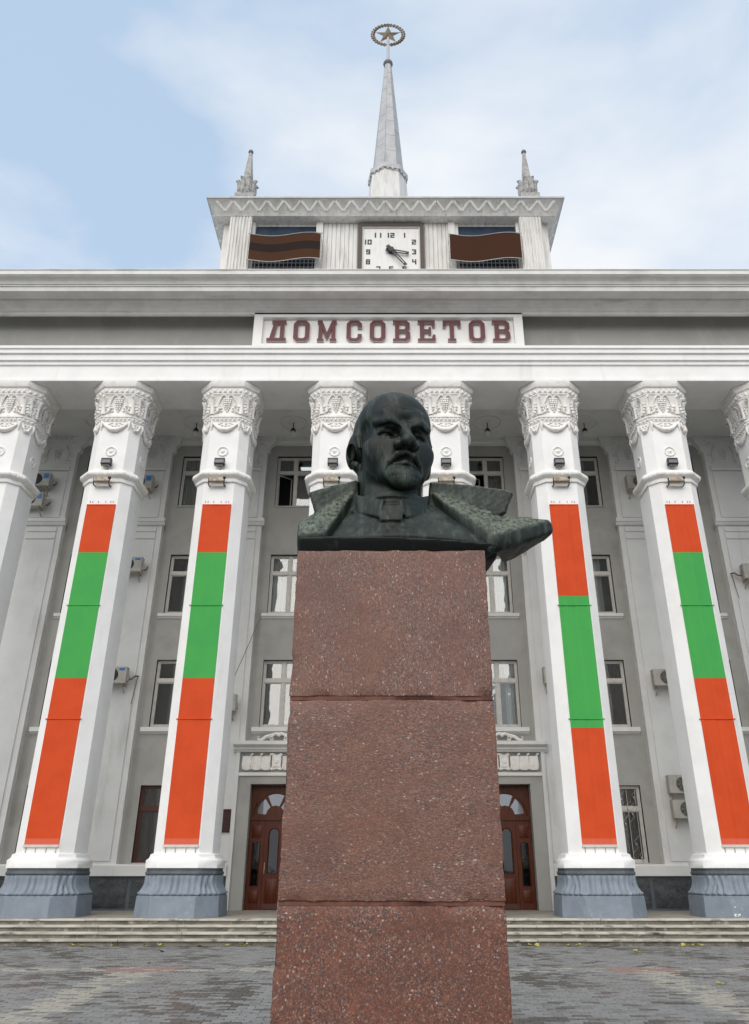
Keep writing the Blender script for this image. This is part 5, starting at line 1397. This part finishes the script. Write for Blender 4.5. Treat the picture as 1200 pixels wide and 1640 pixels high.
# ---------------------------------------------------------------- air conditioners
def build_units():
    tab = [(-13.35, 15.126, 1, 0, 'air conditioner with a blue sticker, upper of the pair at the left edge'), (-13.45, 14.277, 1, 0, 'air conditioner with a blue sticker, lower of the pair at the left edge'),
           (-9.44, 15.022, 1, 0, 'air conditioner with a blue sticker behind the second column from the left'), (-9.38, 11.669, 2, 0, 'cream air conditioner with a small blue label beside the upper green of the left banner'),
           (-9.35, 7.653, 2, 1, 'cream air conditioner with a bent pipe beside the lower green of the left banner'), (-5.56, 6.732, 0, 0, 'cream air conditioner half behind the column left of the pedestal'),
           (9.38, 15.022, 0, 0, 'cream air conditioner under the gallery ceiling behind the second column from the right'), (13.1, 11.41, 0, 1, 'cream air conditioner cut by the right edge of the picture'),
           (5.598, 7.653, 0, 0, 'cream air conditioner whose edge shows left of the banner with the lower green'), (9.31, 7.57, 0, 0, 'cream air conditioner alone on its bracket between the two right banners'),
           (9.31, 4.144, 0, 0, 'cream air conditioner, upper of the stacked pair at lower right'), (9.33, 3.399, 0, 0, 'cream air conditioner, lower of the stacked pair at lower right')]
    protos = {}
    for x, z, st, pipe, lab in tab:
        key = (st, pipe)
        if key not in protos:
            f = empty('air_conditioner', (0, 26.100, 0)); y0, y1 = 25.920, 26.200
            b = B(); b.box(-.39, .39, y0, y1, -.27, .27); b.box(-.40, .40, y0 - .004, y1 + .004, .25, .275)
            for j in range(9): b.box(-.402, -.39, y0 + .03, y1 - .03, -.22 + j * .05, -.195 + j * .05)
            b.box(.40 - .01, .45, y0 + .1, y1 - .03, -.18, .0)
            b.put('case', M['ac'], f)
            fx = -.10 if st else .05
            b = B(); b.tube([(fx, y0 - .012, 0), (fx, y0 + .001, 0)], .225, 20); b.put('fan_opening', M['acdark'], f)
            b = B()
            for r in (.05, .09, .13, .17, .21): b.tube([(fx + r * math.cos(i * PI / 10), y0 - .016, r * math.sin(i * PI / 10)) for i in range(20)], .005, 4, closed=True)
            for i in range(8): b.tube([(fx, y0 - .018, 0), (fx + .225 * math.cos(i * PI / 4), y0 - .016, .225 * math.sin(i * PI / 4))], .004, 4)
            b.ball((fx, y0 - .018, 0), (.035, .012, .035), 8, 4)
            b.put('fan_guard', M['acdark'] if st else M['ac'], f)
            b = B()
            for u in (-.27, .27): b.box(u - .02, u + .02, y0 + .02, 26.355, -.31, -.272); b.loft([[(u - .015, y0 + .1, -.31), (u + .015, y0 + .1, -.31), (u + .015, y0 + .14, -.31), (u - .015, y0 + .14, -.31)], [(u - .015, 26.320, -.55), (u + .015, 26.320, -.55), (u + .015, 26.355, -.55), (u - .015, 26.355, -.55)]])
            b.put('bracket', M['tan'], f)
            if st:
                b = B()
                if st == 1: b.box(.16, .35, y0 - .008, y0 - .001, .03, .22)
                else: b.box(.14, .33, y0 - .008, y0 - .001, .15, .225)
                b.put('sticker', M['sticker'], f)
            if pipe:
                s = 1 if st else -1
                b = B(); b.tube([(s * .40, 26.100, -.12), (s * .52, 26.150, -.10), (s * .62, 26.200, .02), (s * .68, 26.340, .04)], .03, 7)
                b.tube([(s * .66, 26.340, .0), (s * .60, 26.350, -.5), (s * .55, 26.350, -.9)], .012, 5); b.put('pipe', M['cable'], f)
            elif st:
                s = 1
                b = B(); b.tube([(s * .40, 26.120, -.1), (s * .50, 26.160, -.16), (s * .50, 26.340, .05)], .022, 6); b.put('pipe', M['cable'], f)
            o = protos[key] = f
        else: o = copy_tree(protos[key])
        o.location = (x, 26.100, z); tag(o, lab, 'air conditioner', 'air conditioners on the rear wall')

def build_small():
    # flaked paint on a plinth and cracks in the shaft of the same column
    col = [o for o in building.children if o.name.startswith('column') and abs(o.location.x - 9.33) < .1][0]
    rng = random.Random(8)
    def local(name, b, m):
        me = b.mesh(name, m, ang=0); o = bpy.data.objects.new(name, me); COL.objects.link(o); o.parent = col
    for u, z, r in ((-.98, .075, .07), (-.93, .07, .045), (-.88, .085, .035), (-.96, .26, .022), (-.80, .21, .012)):
        b = B(); o = [(u + r * rng.uniform(.6, 1.2) * math.cos(k * PI / 5), z + .6 * r * rng.uniform(.5, 1.2) * math.sin(k * PI / 5)) for k in range(10)]
        u = max(u, -.55); o = [(max(-.56, p[0] + .45), p[1]) for p in o]
        b.plate(o, [], -1.1125, -1.09); local('paint_chip', b, M['white'])
    for pts in ([(-.47, 8.55), (-.40, 8.1), (-.45, 7.7), (-.38, 7.3), (-.42, 6.9), (-.36, 6.5)], [(-.45, 7.7), (-.33, 7.55)], [(-.30, 8.8), (-.40, 8.5)]):
        q = []
        for (p0, p1) in zip(pts, pts[1:]):
            for t in (0, .33, .66): q.append((p0[0] + (p1[0] - p0[0]) * t + rng.uniform(-.015, .015), -.787, p0[1] + (p1[1] - p0[1]) * t))
        b = B(); b.tube(q + [(pts[-1][0], -.787, pts[-1][1])], .0045, 4); local('plaster_crack', b, M['letterside'])
    # plaque
    b = B(); p = tag(empty('wall_plaque', (-5.26, 26.340, 2.757)), 'dark brown framed plaque on the pilaster left of the left entrance', 'plaque')
    b.plate(rect(-5.42, -5.10, 2.737, 3.42), [rect(-5.39, -5.13, 2.773, 3.384)], 26.300, 26.354); b.put('plaque_frame', M['wood'], p)
    b = B(); b.box(-5.389, -5.131, 26.320, 26.350, 2.774, 3.383); b.put('plaque_plate', M['plaque'], p)
    b = B(); pts = [(-4.60, 26.45, 9.87), (-4.72, 26.3, 9.5), (-4.88, 25.9, 8.7), (-5.15, 24.9, 7.15), (-5.3, 24.1, 6.2)]; b.tube(pts, .012, 5)
    tag(b.put('cable', M['cable'], None, origin=pts[0]), 'thin grey cable slanting from a window sill to the column left of the pedestal', 'cable')
    c = tag(empty('security_camera', (4.92, 26.300, 12.36)), 'tiny black dome camera on the pale pilaster under the coat tip', 'camera')
    b = B(); b.box(4.86, 4.98, 26.300, 26.354, 12.36, 12.42); b.put('camera_base', M['black'], c)
    b = B(); b.ball((4.92, 26.260, 12.36), (.07, .07, .08), 10, 6); b.put('camera_dome', M['black'], c)
    # leaves blown against the steps
    rng = random.Random(21)
    spots = [(-7.55, 20.95), (-7.4, 21.02), (-7.32, 20.9), (-6.6, 21.0), (-5.85, 20.98), (-5.5, 21.0), (-5.42, 20.94), (-4.55, 20.9), (-3.9, 21.0), (-3.55, 21.03), (-3.45, 20.97), (-3.35, 21.02), (-3.2, 20.99), (-3.1, 21.03),
             (-4.7, 17.3), (-5.1, 19.6), (-2.6, 20.2), (3.35, 21.03), (3.5, 20.98), (4.25, 21.02), (4.4, 21.0), (4.5, 21.04), (5.0, 21.0), (5.15, 21.03), (7.0, 21.0), (7.12, 21.03), (7.22, 20.97), (7.3, 21.02), (7.42, 21.0), (8.6, 21.03), (5.5, 19.8), (5.62, 19.7), (5.7, 19.85), (5.25, 14.3), (5.32, 14.25), (-7.0, 18.9), (-2.4, 19.9)]
    b = B()
    o = [(0, -.06), (.03, -.035), (.06, -.03), (.045, 0), (.06, .03), (.025, .04), (0, .075), (-.025, .04), (-.06, .03), (-.045, 0), (-.06, -.03), (-.03, -.035)]
    b.v = [(x, y, .012 * math.sin(40 * x) + .02 * abs(y) / .06) for x, y in o] + [(0, 0, 0)]; b.f = [(i, (i + 1) % 12, 12) for i in range(12)]; b.m = [0] * 12
    b.tube([(0, -.05, .012), (.008, -.11, .018)], .004, 4)
    my = b.mesh('leaf', M['leaf'], fix=False); mb = b.mesh('leaf', M['leafbrown'], fix=False)
    for i, (x, y) in enumerate(spots):
        br = i in (15, 16, 29, 35, 36)
        l = place('fallen_leaf', mb if br else my, None, (x, y, .012 + (.02 if y > 20.9 else 0)), (rng.uniform(-.4, .4), rng.uniform(-.4, .4), rng.uniform(0, 6.28)))
        k = rng.uniform(.55, 1.1); l.scale = (k, k, k)
        lone = {14: 'lone yellow leaf just behind the red paving patch on the left', 15: 'brown leaf on the paving in front of the left entrance column', 16: 'brown leaf lying left of the pedestal before the steps', 29: 'brown leaf at the foot of the steps near the right edge', 35: 'brown leaf on the open paving at far left',
                36: 'brown leaf on the paving beside the left edge of the pedestal', 17: 'yellow leaf at the step foot closest to the right side of the pedestal', 18: 'second yellow leaf at the step foot just right of the pedestal', 11: 'pale yellow leaf tucked under the lowest step left of the pedestal'}
        where = ('in the cluster at the step foot below the leftmost banner' if x < -6.9 else 'in the cluster at the step foot below the second banner' if x < -5 else 'at the step foot in front of the left entrance' if x < -3 else
                 'in the row at the step foot right of the pedestal' if x < 4.8 and y > 20.8 else 'in the pair on the paving by the right banner column' if y < 14.5 else 'on the paving in front of the lower green banner' if y < 20.8 else 'in the cluster at the step foot right of the lower green banner')
        tag(l, lone.get(i, 'yellow fallen leaf ' + where), 'leaf', 'brown fallen leaves on the paving' if br else 'yellow fallen leaves on the paving')

# ---------------------------------------------------------------- monument
PD = 5.70; PZ = 3.97
def build_monument():
    p = tag(empty('pedestal', (.0075, PD, 0)), 'tall tapering pedestal of rough red granite blocks under the bust', 'pedestal')
    hw = lambda z: .75 + (PZ - z) * .0030
    DEP = 1.5
    def block(z0, z1, m, seed, off=0.0):
        nx, nz_ = 40, 34
        w0, w1 = hw(z0), hw(z1); xc = .0075 + off
        bm = bmesh.new()
        bmesh.ops.create_cube(bm, size=1.0)
        for v in bm.verts:
            w = w0 if v.co.z < 0 else w1
            v.co = Vector((xc + v.co.x * 2 * w, PD + DEP / 2 - (w - .75) + (v.co.y) * (DEP + 2 * (w - .75)) + (w - .75), z0 if v.co.z < 0 else z1))
        bmesh.ops.subdivide_edges(bm, edges=bm.edges[:], cuts=31, use_grid_fill=True)
        for v in bm.verts:                    # draw the outermost rows of the grid up to the edges
            x, y, z = v.co; w = w0 + (w1 - w0) * (z - z0) / (z1 - z0)
            def pull(t, half): return t if abs(t) > half * .99 or abs(t) < half * .92 else math.copysign(half - .010, t)
            v.co = Vector((xc + pull(x - xc, w), PD + DEP / 2 + pull(y - PD - DEP / 2, DEP / 2 + w - .75), (z0 + z1) / 2 + pull(z - (z0 + z1) / 2, (z1 - z0) / 2)))
        for v in bm.verts:
            x, y, z = v.co; w = w0 + (w1 - w0) * (z - z0) / (z1 - z0)
            ex = w - abs(x - xc); ez = min(z - z0, z1 - z); ey = min(y - (PD - (w - .75)), PD + DEP + (w - .75) - y)
            e = sorted((ex, ey, ez))[1]           # distance to the nearest edge of the block
            n1 = mnoise.noise(Vector((x * 6 + seed, y * 6, z * 6))); n2 = mnoise.noise(Vector((x * 21, y * 21 + seed, z * 21)))
            chip = max(0, .016 - e) / .016 * (.0025 + .005 * n2 + max(0, n1 - .2) * .03)
            d = Vector((xc - x, PD + DEP / 2 - y, (z0 + z1) / 2 - z)).normalized()
            nrm = Vector((0, 1, 0)) if ey < 1e-4 and y < PD + .5 else (Vector((math.copysign(1, xc - x), 0, 0)) if ex < 1e-4 else Vector((0, 0, 0)))
            v.co += d * chip * 1.4 + nrm * (.004 * n1 + .003 * n2 + .003)
        me = bpy.data.meshes.new('granite_block'); bm.to_mesh(me); bm.free(); me.materials.append(m); me.shade_smooth(); me.set_sharp_from_angle(angle=R(50))
        o = place('granite_block', me, p, (.0075, PD, z0)); 
        for v in me.vertices: v.co -= Vector((.0075, PD, z0))
        return o
    block(2.812, PZ, M['granite_top'], 1)
    block(1.462, 2.783, M['granite_mid'], 2, .002)
    block(.10, 1.435, M['granite_low'], 3, -.002)
    for z0, z1 in ((2.7835, 2.8115), (1.4355, 1.4615)):
        w = hw(z0) - .007
        b = B(); n = 40; rng = random.Random(int(z0 * 100)); fr = []
        outl = []
        for i in range(n + 1): outl.append((.0075 - w + 2 * w * i / n, PD + .008 - .010 * max(0, mnoise.noise(Vector((i * .23, z0 * 7, 1))) + .15)))
        outl += [(.0075 + w, PD + DEP - .02), (.0075 - w, PD + DEP - .02)]
        b.loft([[(x, y, z0) for x, y in outl], [(x, y, z1) for x, y in outl]]); b.put('mortar_joint', M['mortar'], p, ang=30)
    b = B(); b.box(.0075 - 1.15, .0075 + 1.15, PD - .35, PD + DEP + .35, -.02, .099); b.put('pedestal_step', M['granite_low'], p)

    s = tag(empty('bust_statue', (0, PD, PZ)), 'dark bronze bust of a bald bearded man in an open coat on the pedestal', 'statue')
    parts = []
    V, F = sculpt_head()
    ct, st = math.cos(HEAD_TURN), math.sin(HEAD_TURN)
    V = V * np.array(HEAD_SCALE)
    V = np.stack([V[:, 0] * ct - V[:, 1] * st, V[:, 0] * st + V[:, 1] * ct, V[:, 2]], 1) + np.array(HEAD_AT)
    V2, F2 = sculpt_chest()
    me = skin_mesh('head_and_chest', np.concatenate([V, V2]), np.concatenate([F, F2 + len(V)]))
    me.materials.append(M['bronze']); place('head_and_chest', me, s, (0, PD, PZ))
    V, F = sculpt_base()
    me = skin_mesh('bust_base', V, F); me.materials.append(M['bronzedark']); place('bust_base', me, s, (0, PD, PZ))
    V, F = sculpt_coat()
    me = skin_mesh('coat', V, F); me.materials.append(M['bronzecoat']); place('coat', me, s, (0, PD, PZ))

# ---------------------------------------------------------------- build
build_ground()
build_steps()
build_shell()
build_socle()
for x in COLX: pilaster(x)
build_columns()
build_windows()
for x in (-3.732, 0, 3.732):
    build_door(x); build_portal(x)
build_tower()
build_spire()
build_finials()
build_clock()
build_flags()
build_sign()
build_banners()
build_lamps()
build_units()
build_small()
build_monument()
